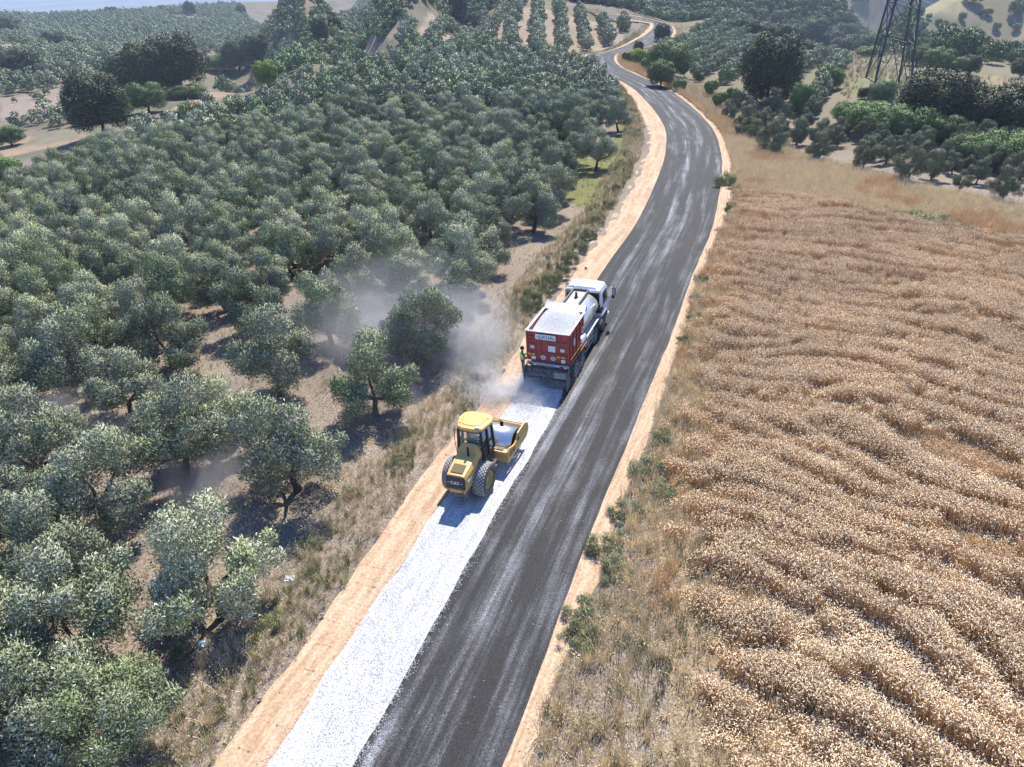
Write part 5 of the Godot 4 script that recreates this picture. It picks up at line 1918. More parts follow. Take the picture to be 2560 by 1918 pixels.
	boxed("reflector", Vector3(-0.36, 0.92, 1.371), Vector3(-0.27, 1.01, 1.38), M.lamp_red, o, 0.0)
	for s in [-1.0, 1.0]:
		boxed("side_label", Vector3(0.478 * s - 0.012, 1.28, 0.75), Vector3(0.478 * s + 0.012, 1.42, 1.12), M.sign_white, hd, 0.0)
		letters("CAT", 0.12, 0.006, M.black, hd, Transform3D(Basis(Vector3.UP, PI / 2 * s), Vector3(0.535 * s, 1.62, -0.12)))
	var mf := Shape.new()
	mf.rod(Vector3(0.12, 1.9, 0.12), Vector3(0.12, 2.32, 0.12), 0.05, 0.05, 12)
	mf.rod(Vector3(0.12, 2.32, 0.12), Vector3(0.12, 2.44, 0.17), 0.05, 0.05, 12)
	add("exhaust_pipe", mf, M.black, o)
	# cab
	var cab := Node3D.new()
	cab.name = "cab"
	o.add_child(cab)
	boxed("cab_base", Vector3(-0.62, 1.0, -1.58), Vector3(0.62, 1.42, -0.36), M.grille_black, cab, 0.04)
	var post := Shape.new()
	for q in [[-0.6, -0.42, -0.5, -0.42], [0.6, -0.42, 0.5, -0.42], [-0.62, -1.55, -0.56, -1.45], [0.62, -1.55, 0.56, -1.45], [0.63, -0.95, 0.55, -0.93], [-0.63, -0.95, -0.55, -0.93]]:
		var a := Vector3(q[0], 1.4, q[1])
		var b := Vector3(q[2], 2.86, q[3])
		var d := (b - a).normalized()
		post.box(Vector3(-0.055, 0, -0.055), Vector3(0.055, (b - a).length(), 0.055), 0.012, Transform3D(Basis(Quaternion(Vector3.UP, d)), a))
	for y in [1.44, 2.82]:
		var w := 0.6 if y < 2.0 else 0.52
		post.box(Vector3(-w, y - 0.05, -0.47), Vector3(w, y + 0.05, -0.37), 0.01)
		post.box(Vector3(-w, y - 0.05, -1.57), Vector3(w, y + 0.05, -1.45), 0.01)
		for s in [-1.0, 1.0]: post.box(Vector3(s * w - 0.045, y - 0.05, -1.5), Vector3(s * w + 0.045, y + 0.05, -0.42), 0.01)
	post.box(Vector3(0.56, 1.95, -1.5), Vector3(0.63, 2.03, -0.45), 0.01)
	add("cab_frame", post, M.grille_black, cab)
	var lowp := Shape.new()
	lowp.flat()
	for s in [-1.0, 1.0]: lowp.quad(Vector3(0.615 * s, 1.42, -0.40), Vector3(0.615 * s, 1.42, -0.93), Vector3(0.565 * s, 2.3, -0.93), Vector3(0.56 * s, 2.3, -0.42))
	add("door_panel", lowp, M.grille_black, cab)
	var pane := func(a: Vector3, b: Vector3, c: Vector3, d: Vector3) -> void:
		var s := Shape.new()
		s.flat()
		s.quad(a, b, c, d)
		add("pane", s, M.cab_glass, cab)
	pane.call(Vector3(-0.58, 1.5, -0.43), Vector3(0.58, 1.5, -0.43), Vector3(0.5, 2.8, -0.43), Vector3(-0.5, 2.8, -0.43))
	pane.call(Vector3(-0.6, 1.5, -1.54), Vector3(0.6, 1.5, -1.54), Vector3(0.55, 2.8, -1.46), Vector3(-0.55, 2.8, -1.46))
	for s in [-1.0, 1.0]:
		pane.call(Vector3(0.62 * s, 1.5, -0.97), Vector3(0.62 * s, 1.5, -1.52), Vector3(0.555 * s, 2.8, -1.44), Vector3(0.555 * s, 2.8, -0.97))
		pane.call(Vector3(0.568 * s, 2.3, -0.46), Vector3(0.568 * s, 2.3, -0.9), Vector3(0.54 * s, 2.8, -0.9), Vector3(0.54 * s, 2.8, -0.46))
	boxed("seat", Vector3(-0.25, 1.42, -1.05), Vector3(0.25, 1.62, -0.6), M.black, cab, 0.05)
	boxed("seat_back", Vector3(-0.24, 1.62, -0.72), Vector3(0.24, 2.25, -0.58), M.black, cab, 0.05)
	var sw := Shape.new()
	sw.rod(Vector3(0, 1.42, -1.4), Vector3(0, 1.85, -1.28), 0.04, 0.04, 8)
	for k in 14:
		var a := TAU * k / 14
		var b := TAU * (k + 1) / 14
		sw.rod(Vector3(0.18 * cos(a), 1.87 + 0.05 * sin(a), -1.28 + 0.17 * sin(a)), Vector3(0.18 * cos(b), 1.87 + 0.05 * sin(b), -1.28 + 0.17 * sin(b)), 0.015, 0.015, 5)
	add("steering_wheel", sw, M.black, cab)
	# roof: eight-sided, with a raised middle
	var roof := Shape.new()
	roof.flat()
	var out := [Vector2(-0.30, -0.30), Vector2(0.34, -0.30), Vector2(0.60, -0.42), Vector2(0.78, -1.12), Vector2(0.68, -1.52), Vector2(0.35, -1.68), Vector2(-0.35, -1.68), Vector2(-0.66, -1.52), Vector2(-0.76, -1.12), Vector2(-0.56, -0.42)]
	var lay := func(k: float, y: float) -> Array:
		var r := []
		for p in out: r.append(Vector3(p.x * k, y, -1.0 + (p.y + 1.0) * k))
		return r
	var lv := [lay.call(0.97, 2.86), lay.call(1.0, 2.89), lay.call(1.0, 2.98), lay.call(0.95, 3.02), lay.call(0.72, 3.035), lay.call(0.66, 3.07)]
	for j in lv.size() - 1:
		for k in 10: roof.quad(lv[j][k], lv[j][(k + 1) % 10], lv[j + 1][(k + 1) % 10], lv[j + 1][k])
	for k in range(1, 9):
		roof.tri(lv[5][0], lv[5][k], lv[5][k + 1])
		roof.tri(lv[0][0], lv[0][k], lv[0][k + 1])
	add("cab_roof", roof, M.roller_yellow, cab)
	for q in [[-0.42, -1.38], [0.56, -1.22], [-0.5, -0.62]]: boxed("roof_bolt", Vector3(q[0] - 0.03, 3.02, q[1] - 0.03), Vector3(q[0] + 0.03, 3.055, q[1] + 0.03), M.mesh_dark, cab)
	boxed("roof_lamp", Vector3(0.28, 3.02, -0.46), Vector3(0.48, 3.1, -0.36), M.sign_white, cab, 0.02)
	boxed("work_lamp", Vector3(0.40, 2.72, -0.36), Vector3(0.50, 2.82, -0.30), M.sign_white, cab, 0.01)
	for s in [-1.0, 1.0]:
		var mr := Shape.new()
		mr.pipe([Vector3(0.6 * s, 2.72, -1.55), Vector3(0.98 * s, 2.72, -1.75), Vector3(0.98 * s, 2.3, -1.75), Vector3(0.6 * s, 2.36, -1.55)], 0.013)
		mr.box(Vector3(0.96 * s - 0.08, 2.38, -1.78), Vector3(0.96 * s + 0.08, 2.66, -1.72), 0.02)
		add("mirror", mr, M.black, cab)
	var hand := Shape.new()
	hand.pipe([Vector3(-0.72, 2.8, -0.45), Vector3(-0.74, 2.2, -0.45), Vector3(-0.66, 1.5, -0.42)], 0.015)
	add("grab_rail", hand, M.black, cab)
	var step := Shape.new()
	for q in [0.55, 0.85]: step.box(Vector3(0.5, q, -1.35), Vector3(0.82, q + 0.04, -0.95), 0.008)
	for z in [-1.33, -0.97]: step.box(Vector3(0.66, 0.5, z - 0.02), Vector3(0.7, 1.1, z + 0.02))
	add("step", step, M.grille_black, o)
	# front frame with drum, turned a little to the right
	var fr := Node3D.new()
	fr.name = "drum_frame"
	o.add_child(fr)
	fr.transform = Transform3D(Basis(Vector3.UP, deg_to_rad(-3.0)), Vector3(0, 0, -1.2))
	var zo := 1.2
	var pl := PackedVector2Array()
	for p in [[-1.72, 0.50], [-1.72, 1.10], [-1.9, 1.2], [-2.3, 1.06], [-2.55, 1.02], [-2.72, 1.10], [-2.92, 1.38], [-3.72, 1.42], [-4.12, 1.22], [-4.18, 0.86], [-3.9, 0.56]]: pl.append(Vector2(p[0] + zo, p[1]))
	for x in [-1.19, 1.12]:
		var s := Shape.new()
		s.plate_x(pl, x, x + 0.07)
		add("side_plate", s, M.roller_yellow, fr)
	letters("CS12", 0.21, 0.008, M.black, fr, Transform3D(Basis(Vector3.UP, PI / 2), Vector3(1.195, 0.84, -2.2 + zo)))
	boxed("plate_slot", Vector3(1.186, 0.98, -3.02 + zo), Vector3(1.2, 1.16, -2.86 + zo), M.black, fr, 0.0)
	var bm := Shape.new()
	bm.box(Vector3(-1.119, 0.52, -1.98 + zo), Vector3(1.119, 0.78, -1.72 + zo), 0.02)
	bm.box(Vector3(-1.119, 0.80, -1.99 + zo), Vector3(1.119, 1.06, -1.70 + zo), 0.02)
	bm.box(Vector3(-1.119, 0.86, -4.14 + zo), Vector3(1.119, 1.1, -3.98 + zo), 0.02)
	add("cross_beam", bm, M.roller_yellow, fr)
	var hitch := Shape.new()
	hitch.box(Vector3(-0.25, 0.55, -1.75 + zo), Vector3(0.25, 1.0, -0.95 + zo), 0.03)
	add("hitch", hitch, M.chassis_dark, fr)
	var dr := Shape.new()
	var dc := Vector3(0, 0.77, -2.95 + zo)
	dr.lathe_x([Vector2(-1.05, 0.62), Vector2(-1.06, 0.74), Vector2(-1.05, 0.765), Vector2(1.05, 0.765), Vector2(1.06, 0.74), Vector2(1.05, 0.62)], dc, 64)
	var drum := add("drum", dr, M.drum_steel, fr)
	var hub := Shape.new()
	for s in [-1.0, 1.0]:
		hub.lathe_x([Vector2(1.03 * s, 0.63), Vector2(0.9 * s, 0.6), Vector2(0.88 * s, 0.3), Vector2(1.1 * s, 0.28), Vector2(1.1 * s, 0.0)], dc, 28)
	add("drum_hub", hub, M.grille_black, drum)
	var scr := Shape.new()
	scr.box(Vector3(-1.0, 0.92, -2.17 + zo), Vector3(1.0, 1.0, -2.06 + zo), 0.01)
	scr.box(Vector3(-0.9, 1.061, -1.97 + zo), Vector3(0.9, 1.1, -1.80 + zo), 0.01)
	add("scraper", scr, M.chassis_dark, fr)
	var bar := Shape.new()
	bar.rod(Vector3(-1.1, 1.36, -3.72 + zo), Vector3(1.1, 1.36, -3.72 + zo), 0.02, 0.02, 8)
	add("front_bar", bar, M.chassis_dark, fr)

# ---------------------------------------------------------------- the worker
func blob(bones: Array, cell: float, soft: float, lo: Vector3, hi: Vector3, clip_y := Vector2(-99, 99)) -> Array:
	# tapered capsules [a, b, ra, rb] joined with a smooth minimum, meshed as surface nets
	var nx := int((hi.x - lo.x) / cell) + 2
	var ny := int((hi.y - lo.y) / cell) + 2
	var nz := int((hi.z - lo.z) / cell) + 2
	var f := PackedFloat32Array()
	f.resize(nx * ny * nz)
	f.fill(1.0)
	for b in bones:
		var a: Vector3 = b[0]
		var e: Vector3 = b[1]
		var pad: float = maxf(b[2], b[3]) + soft * 1.5 + cell * 2.0
		var bl := (a.min(e) - lo - Vector3.ONE * pad) / cell
		var bh := (a.max(e) - lo + Vector3.ONE * pad) / cell
		var d := e - a
		var dd := maxf(d.length_squared(), 1e-9)
		for k in range(maxi(0, int(bl.z)), mini(nz, int(bh.z) + 2)):
			for j in range(maxi(0, int(bl.y)), mini(ny, int(bh.y) + 2)):
				for i in range(maxi(0, int(bl.x)), mini(nx, int(bh.x) + 2)):
					var p := lo + Vector3(i, j, k) * cell
					var t := clampf((p - a).dot(d) / dd, 0.0, 1.0)
					var s := p.distance_to(a + d * t) - lerpf(b[2], b[3], t)
					var at := (k * ny + j) * nx + i
					var o := f[at]
					var h := maxf(soft - absf(o - s), 0.0) / soft
					f[at] = minf(o, s) - h * h * soft * 0.25
	if clip_y.x > -50.0:
		for k in nz:
			for j in ny:
				var y := lo.y + j * cell
				for i in nx:
					var at := (k * ny + j) * nx + i
					f[at] = maxf(f[at], maxf(clip_y.x - y, y - clip_y.y))
	var idx := {}
	var v := PackedVector3Array()
	var n := PackedVector3Array()
	var cs := [[0, 1], [2, 3], [4, 5], [6, 7], [0, 2], [1, 3], [4, 6], [5, 7], [0, 4], [1, 5], [2, 6], [3, 7]]
	for k in nz - 1:
		for j in ny - 1:
			for i in nx - 1:
				var c := []
				var neg := 0
				for q in 8:
					var w := f[((k + (q >> 2)) * ny + j + ((q >> 1) & 1)) * nx + i + (q & 1)]
					c.append(w)
					if w < 0.0: neg += 1
				if neg == 0 or neg == 8: continue
				var s := Vector3.ZERO
				var m := 0
				for e in cs:
					if (c[e[0]] < 0.0) != (c[e[1]] < 0.0):
						var t: float = c[e[0]] / (c[e[0]] - c[e[1]])
						var p0 := Vector3(e[0] & 1, (e[0] >> 1) & 1, e[0] >> 2)
						var p1 := Vector3(e[1] & 1, (e[1] >> 1) & 1, e[1] >> 2)
						s += p0.lerp(p1, t)
						m += 1
				idx[Vector3i(i, j, k)] = v.size()
				v.append(lo + (Vector3(i, j, k) + s / m) * cell)
				n.append(Vector3(c[1] + c[3] + c[5] + c[7] - c[0] - c[2] - c[4] - c[6], c[2] + c[3] + c[6] + c[7] - c[0] - c[1] - c[4] - c[5], c[4] + c[5] + c[6] + c[7] - c[0] - c[1] - c[2] - c[3]).normalized())
	var tri := PackedInt32Array()
	for q in idx:
		var i: int = q.x
		var j: int = q.y
		var k: int = q.z
		var o := f[(k * ny + j) * nx + i]
		for a in 3:
			var st := [Vector3i(1, 0, 0), Vector3i(0, 1, 0), Vector3i(0, 0, 1)]
			var nb: Vector3i = q + st[a]
			if nb.x >= nx or nb.y >= ny or nb.z >= nz: continue
			var w := f[(nb.z * ny + nb.y) * nx + nb.x]
			if (o < 0.0) == (w < 0.0): continue
			var u: Vector3i = st[(a + 1) % 3]
			var t: Vector3i = st[(a + 2) % 3]
			if not (idx.has(q - u) and idx.has(q - t) and idx.has(q - u - t)): continue
			var A: int = idx[q]
			var B: int = idx[q - u]
			var C: int = idx[q - u - t]
			var D: int = idx[q - t]
			tri.append_array([A, C, B, A, D, C] if o < 0.0 else [A, B, C, A, C, D])
	return [v, n, tri]

func blob_mesh(parts: Array, paint: Callable) -> ArrayMesh:
	var v := PackedVector3Array()
	var n := PackedVector3Array()
	var c := PackedColorArray()
	var t := PackedInt32Array()
	for p in parts:
		var base := v.size()
		v.append_array(p[0])
		n.append_array(p[1])
		for q in p[0]: c.append(paint.call(q))
		for i in p[2]: t.append(i + base)
	var arr := []
	arr.resize(Mesh.ARRAY_MAX)
	arr[Mesh.ARRAY_VERTEX] = v
	arr[Mesh.ARRAY_NORMAL] = n
	arr[Mesh.ARRAY_COLOR] = c
	arr[Mesh.ARRAY_INDEX] = t
	var m := ArrayMesh.new()
	m.add_surface_from_arrays(Mesh.PRIMITIVE_TRIANGLES, arr)
	return m

func build_person() -> void:
	# stands left of the hopper and works a control on its side; faces -z here
	var o := thing("person", Vector3(0.66, 0.03, -34.86), deg_to_rad(-88.0))
	tag(o, "person in a yellow-green safety vest and dark trousers working beside the truck", "person")
	var V := func(x, y, z): return Vector3(x, y, z)
	var hipL := Vector3(-0.09, 0.93, 0.0)
	var hipR := Vector3(0.09, 0.93, 0.0)
	var elL := Vector3(-0.27, 1.14, -0.14)
	var elR := Vector3(0.27, 1.15, -0.16)
	var haL := Vector3(-0.16, 1.24, -0.37)
	var haR := Vector3(0.17, 1.34, -0.37)
	var body := [
		[Vector3(-0.11, 0.09, 0.03), Vector3(-0.10, 0.50, -0.01), 0.05, 0.065], [Vector3(-0.10, 0.50, -0.01), hipL, 0.068, 0.098],
		[Vector3(0.13, 0.09, -0.04), Vector3(0.11, 0.50, -0.05), 0.05, 0.065], [Vector3(0.11, 0.50, -0.05), hipR, 0.068, 0.098],
		[Vector3(-0.11, 0.05, 0.06), Vector3(-0.12, 0.035, -0.14), 0.05, 0.036], [Vector3(0.13, 0.05, -0.01), Vector3(0.15, 0.035, -0.21), 0.05, 0.036],
		[Vector3(-0.07, 0.98, 0), Vector3(0.07, 0.98, 0), 0.115, 0.115], [Vector3(-0.06, 1.15, 0), Vector3(0.06, 1.15, 0), 0.108, 0.108], [Vector3(0, 1.0, 0), Vector3(0, 1.3, 0), 0.12, 0.125],
		[Vector3(-0.11, 1.36, 0.0), Vector3(0.11, 1.36, 0.0), 0.105, 0.105], [Vector3(-0.17, 1.42, 0.0), Vector3(0.17, 1.42, 0.0), 0.065, 0.065],
		[Vector3(0, 1.44, 0.0), Vector3(0, 1.55, -0.02), 0.055, 0.052],
		[Vector3(-0.19, 1.41, 0), elL, 0.062, 0.046], [elL, haL, 0.045, 0.032], [Vector3(0.19, 1.41, 0), elR, 0.062, 0.046], [elR, haR, 0.045, 0.032]]
	var head := [[Vector3(0, 1.63, -0.02), Vector3(0, 1.68, -0.01), 0.082, 0.092], [Vector3(0, 1.585, -0.055), Vector3(0, 1.62, -0.05), 0.045, 0.06], [Vector3(0, 1.635, -0.105), Vector3(0, 1.61, -0.122), 0.012, 0.016], [Vector3(-0.088, 1.64, 0.0), Vector3(-0.09, 1.61, 0.0), 0.018, 0.012], [Vector3(0.088, 1.64, 0.0), Vector3(0.09, 1.61, 0.0), 0.018, 0.012], [Vector3(-0.02, 1.575, -0.108), Vector3(0.02, 1.575, -0.108), 0.008, 0.008], [Vector3(0, 1.5, -0.01), Vector3(0, 1.58, -0.02), 0.052, 0.05]]
	var hands := []
	for q in [[haL, -1.0], [haR, 1.0]]:
		var w: Vector3 = q[0]
		var s: float = q[1]
		var bones := [[w, w + Vector3(0, 0, -0.07), 0.028, 0.03], [w + Vector3(-0.02, 0, -0.06), w + Vector3(0.02, 0, -0.06), 0.02, 0.02]]
		var lens := [0.07, 0.08, 0.075, 0.06]
		for k in 4:
			var x := -0.03 + 0.02 * k
			var a := w + Vector3(x, 0.0, -0.085)
			var m: Vector3 = a + Vector3(0, 0.012, -lens[k] * 0.5)
			bones.append([a, m, 0.009, 0.0085])
			bones.append([m, m + Vector3(0, -0.022, -lens[k] * 0.42), 0.0085, 0.0075])
		var th := w + Vector3(-0.03 * s, 0, -0.03)
		bones.append([th, th + Vector3(-0.025 * s, -0.005, -0.035), 0.012, 0.01])
		bones.append([th + Vector3(-0.025 * s, -0.005, -0.035), th + Vector3(-0.02 * s, -0.015, -0.065), 0.01, 0.008])
		hands.append(blob(bones, 0.006, 0.008, w - Vector3(0.08, 0.06, 0.2), w + Vector3(0.08, 0.06, 0.04)))
	var skin := Color(0.34, 0.20, 0.13)
	var paint := func(p: Vector3) -> Color:
		if p.y < 0.11: return Color(0.05, 0.045, 0.04)
		if p.y < 0.97: return Color(0.032, 0.036, 0.044)
		if p.y > 1.49: return skin
		if p.z < -0.33 and p.y > 1.1: return skin
		return Color(0.10, 0.12, 0.16)
	var bm := plain("person_body", Color.WHITE, 0.85)
	bm.vertex_color_use_as_albedo = true
	inst("body", blob_mesh([blob(body, 0.016, 0.05, Vector3(-0.42, -0.02, -0.5), Vector3(0.42, 1.62, 0.22)), blob(head, 0.009, 0.02, Vector3(-0.13, 1.48, -0.16), Vector3(0.13, 1.8, 0.12)), hands[0], hands[1]], paint), bm, o)
	var vest := [[Vector3(-0.05, 1.1, 0), Vector3(0.05, 1.1, 0), 0.14, 0.14], [Vector3(0, 1.05, 0), Vector3(0, 1.3, 0), 0.145, 0.15], [Vector3(-0.11, 1.36, 0.0), Vector3(0.11, 1.36, 0.0), 0.122, 0.122], [Vector3(-0.15, 1.42, 0.0), Vector3(0.15, 1.42, 0.0), 0.08, 0.08]]
	var vm := plain("vest_yellow", Color.WHITE, 0.7)
	vm.vertex_color_use_as_albedo = true
	vm.backlight = Color(0.7, 0.7, 0.7)
	inst("safety_vest", blob_mesh([blob(vest, 0.013, 0.05, Vector3(-0.3, 0.98, -0.2), Vector3(0.3, 1.54, 0.2), Vector2(1.02, 1.465))], func(p: Vector3) -> Color:
		if absf(p.y - 1.13) < 0.028 or absf(absf(p.x) - 0.1) < 0.022 and p.y > 1.15: return Color(0.5, 0.52, 0.52)
		return Color(0.50, 0.86, 0.06)), vm, o)
	var hair := [[Vector3(0, 1.69, 0.015), Vector3(0, 1.7, -0.02), 0.096, 0.088], [Vector3(0, 1.63, 0.045), Vector3(0, 1.68, 0.03), 0.07, 0.085]]
	inst("hair", blob_mesh([blob(hair, 0.009, 0.02, Vector3(-0.13, 1.53, -0.15), Vector3(0.13, 1.83, 0.16), Vector2(1.595, 1.9))], func(p): return Color(0.02, 0.016, 0.014)), bm, o)
	var eyes := Shape.new()
	for x in [-0.032, 0.032]: eyes.box(Vector3(x - 0.011, 1.638, -0.106), Vector3(x + 0.011, 1.648, -0.095))
	inst("eyes", eyes.done(), M.black, o)

# ---------------------------------------------------------------- pylons and wires
func strut(s: Shape, a: Vector3, b: Vector3, w: float) -> void:
	s.rod(a, b, w * 0.7, w * 0.7, 4, false)

func pylon(called: String, feet: Array, tall: float, leg_w: float, bar_w: float, label: String) -> Array:
	var c := Vector3.ZERO
	for f in feet: c += f
	c /= 4.0
	var o := thing(called, c)
	var loc := []
	for f in feet: loc.append(f - c)
	var at := func(k: int, f: float) -> Vector3:
		var l: Vector3 = loc[k]
		var base_y: float = l.y * (1.0 - f)
		var n := lerpf(1.0, 0.17, minf(f / 0.68, 1.0))
		return Vector3(l.x * n, base_y + tall * f, l.z * n)
	for k in 4:
		var s := Shape.new()
		var last: Vector3 = at.call(k, -0.01)
		for j in range(1, 13):
			var p: Vector3 = at.call(k, j / 12.0)
			strut(s, last, p, leg_w * (1.0 if j < 8 else 0.6))
			last = p
		add("leg", s, M.pylon_steel, o)
	var levels := [0.0, 0.16, 0.27, 0.37, 0.46, 0.54, 0.61, 0.68, 0.76, 0.84, 0.92, 1.0]
	for j in levels.size() - 1:
		var s := Shape.new()
		for k in 4:
			var q := (k + 1) % 4
			var a: Vector3 = at.call(k, levels[j])
			var b: Vector3 = at.call(q, levels[j])
			var d: Vector3 = at.call(k, levels[j + 1])
			var e: Vector3 = at.call(q, levels[j + 1])
			if j == 0:
				var m := (d + e) * 0.5
				strut(s, a, m, bar_w)
				strut(s, b, m, bar_w)
				strut(s, a.lerp(d, 0.5), a.lerp(m, 0.5), bar_w * 0.7)
				strut(s, b.lerp(e, 0.5), b.lerp(m, 0.5), bar_w * 0.7)
				strut(s, a.lerp(d, 0.75), a.lerp(m, 0.5), bar_w * 0.6)
				strut(s, b.lerp(e, 0.75), b.lerp(m, 0.5), bar_w * 0.6)
			else:
				strut(s, a, e, bar_w)
				strut(s, b, d, bar_w)
			strut(s, d, e, bar_w)
		add("bracing", s, M.pylon_steel, o)
	var tips := []
	var ax := Vector3(0.9, 0, 0.42).normalized()
	for f in [0.72, 0.84, 0.95]:
		for sgn in [-1.0, 1.0]:
			var s := Shape.new()
			var root := Vector3(0, tall * f, 0)
			var tip: Vector3 = root + ax * sgn * tall * 0.17
			for k in 4: strut(s, at.call(k, f - (0.0 if k < 2 else 0.03)), tip, bar_w)
			add("cross_arm", s, M.pylon_steel, o)
			tips.append(c + tip - Vector3(0, tall * 0.05, 0))
			var ins := Shape.new()
			ins.rod(tip, tip - Vector3(0, tall * 0.05, 0), 0.09, 0.09, 6)
			add("insulator", ins, M.pylon_light, o)
	tag(o, label, "pylon")
	return tips

func wire(a: Vector3, b: Vector3, sag: float, w: float, label: String) -> void:
	var s := Shape.new()
	var last := a
	for k in range(1, 33):
		var t := k / 32.0
		var p := a.lerp(b, t) - Vector3(0, sag * 4.0 * t * (1.0 - t), 0)
		s.rod(last, p, w, w, 5, false)
		last = p
	var o := add("power_line", s, M.wire_metal)
	tag(o, label, "power line", "conductors of the power line")

func build_pylons() -> void:
	plain("pylon_steel", lin(0.07, 0.075, 0.08), 0.7, 0.2)
	plain("pylon_light", lin(0.45, 0.47, 0.48), 0.5, 0.2)
	plain("wire_metal", lin(0.62, 0.63, 0.65), 0.35, 0.8)
	var feet := [spot(2165, 194), spot(2187, 210), spot(2274, 240), spot(2247, 207)]
	var mid := Vector3.ZERO
	for f in feet: mid += f * 0.25
	var t1 := pylon("pylon", feet, 42.0, 0.26, 0.10, "large dark steel lattice pylon standing in the rough meadow")
	var far_feet := func(p: Vector3, h: float) -> Array: return [p + Vector3(-h, 0, -h), p + Vector3(h, 0, -h), p + Vector3(h, 0, h), p + Vector3(-h, 0, h)]
	var pb := spot(1893, 62)
	var t2 := pylon("pylon", far_feet.call(pb, 4.5), 40.0, 0.2, 0.05, "thin distant pylon rising from the wooded spur")
	var pc := spot(2166, 58)
	var t3 := pylon("pylon", far_feet.call(pc, 5.0), 46.0, 0.22, 0.04, "faint distant pylon in front of the pale far fields")
	var east := Vector3(215, 6, -140)
	for k in [0, 2, 4]:
		wire(t3[k + 1] - Vector3(0, 0, 0), east + Vector3(k * 1.2, k * 1.6, k * 1.5), 20.0, 0.11, "thin bright wire crossing the sky side of the right valley fields")
	for k in [0, 2]:
		wire(t2[k + 1], t3[k], 14.0, 0.1, "thin wire slung between the two distant pylons")
	for k in [1, 3]:
		wire(t1[k], Vector3(165, 30 + k, -40), 7.0, 0.035, "wire leading from the large pylon out of view")
		wire(t1[k], t3[k], 16.0, 0.05, "wire slung from the large pylon to the faint distant pylon")

# ---------------------------------------------------------------- small things
func rock(px: float, py: float, size: float, mat: Material, label: String, called := "stone", group := "") -> void:
	var s := spot(px, py)
	var r := RandomNumberGenerator.new()
	r.seed = int(px * 7 + py)
	var sh := Shape.new()
	sh.flat()
	var rings := []
	for j in 5:
		var a := lerpf(-PI / 2, PI / 2, j / 4.0)
		var ring := []
		for k in 8:
			var b := TAU * k / 8.0
			var rad := size * (0.8 + 0.35 * noise.get_noise_3d(cos(b) * 1.5 + px, sin(a) * 1.5, sin(b) * 1.5 + py))
			ring.append(Vector3(cos(b) * cos(a) * rad, sin(a) * rad * 0.7, sin(b) * cos(a) * rad * 0.85))
		rings.append(ring)
	for j in 4:
		for k in 8: sh.quad(rings[j][k], rings[j][(k + 1) % 8], rings[j + 1][(k + 1) % 8], rings[j + 1][k])
	var o := inst(called, sh.done(), mat)
	o.position = s + Vector3(0, size * 0.45, 0)
	o.rotation.y = r.randf() * TAU
	tag(o, label, "stone", group)

func build_small_things() -> void:
	dusty("stone_grey", lin(0.26, 0.23, 0.20), 0.9, 0.0, 0.4, 3.0)
	dusty("stone_pale", lin(0.55, 0.53, 0.48), 0.9, 0.0, 0.4, 3.0)
	rock(1260, 924, 0.2, M.stone_pale, "round pale stone lying left of the worker's feet")
	rock(651, 1748, 0.11, M.stone_grey, "grey-brown stone on the orange soil in a tyre rut")
	rock(807, 1538, 0.09, M.stone_grey, "small grey stone on the edge of the orange soil")
	for p in [[722, 1636, 0.05], [768, 1600, 0.07], [667, 1675, 0.05], [860, 1470, 0.04], [545, 1850, 0.05], [775, 1595, 0.04], [740, 1650, 0.04]]:
		rock(p[0], p[1], p[2], M.stone_grey, "small dark pebble on the orange soil strip", "pebble", "dark pebbles on the orange soil")
	rock(1465, 672, 0.16, M.stone_grey, "grey stone on the orange soil in front of the truck")
	rock(1502, 578, 0.14, M.stone_pale, "pale stone at the soil edge far ahead of the truck")
	for p in [[430, 1808, 0.1], [445, 1826, 0.07], [520, 1730, 0.07], [415, 1830, 0.06], [590, 1640, 0.06], [560, 1790, 0.05]]:
		rock(p[0], p[1], p[2], M.stone_grey, "dark stone on the dry ground at the grove edge", "grove_stone", "stones at the grove edge")
	# litter: crumpled plastic
	plain("plastic_white", lin(0.66, 0.70, 0.72), 0.35)
	plain("plastic_blue", lin(0.30, 0.46, 0.60), 0.35)
	for q in [[724, 1447, 0.14, "plastic_white", "crumpled white plastic bag on the grove verge"], [620, 1537, 0.17, "plastic_blue", "crumpled pale blue plastic bag in the tree shadow"], [500, 1612, 0.14, "plastic_blue", "small bluish plastic scrap under the nearest olive tree"]]:
		var s := Shape.new()
		s.flat()
		var n := 7
		var f := func(i: int, k: int) -> Vector3:
			var x := (i / float(n) - 0.5) * 2.0
			var z := (k / float(n) - 0.5) * 2.0
			return Vector3(x * q[2] * 1.3, maxf(0.0, (1.0 - x * x) * (1.0 - z * z)) * q[2] * (0.5 + 0.9 * noise.get_noise_2d(i * 0.9 + q[0], k * 0.9)), z * q[2])
		for i in n:
			for k in n: s.quad(f.call(i, k), f.call(i + 1, k), f.call(i + 1, k + 1), f.call(i, k + 1))
		var o := inst("plastic_bag", s.done(), M[q[3]])
		o.position = spot(q[0], q[1]) + Vector3(0, 0.03, 0)
		tag(o, q[4], "litter")

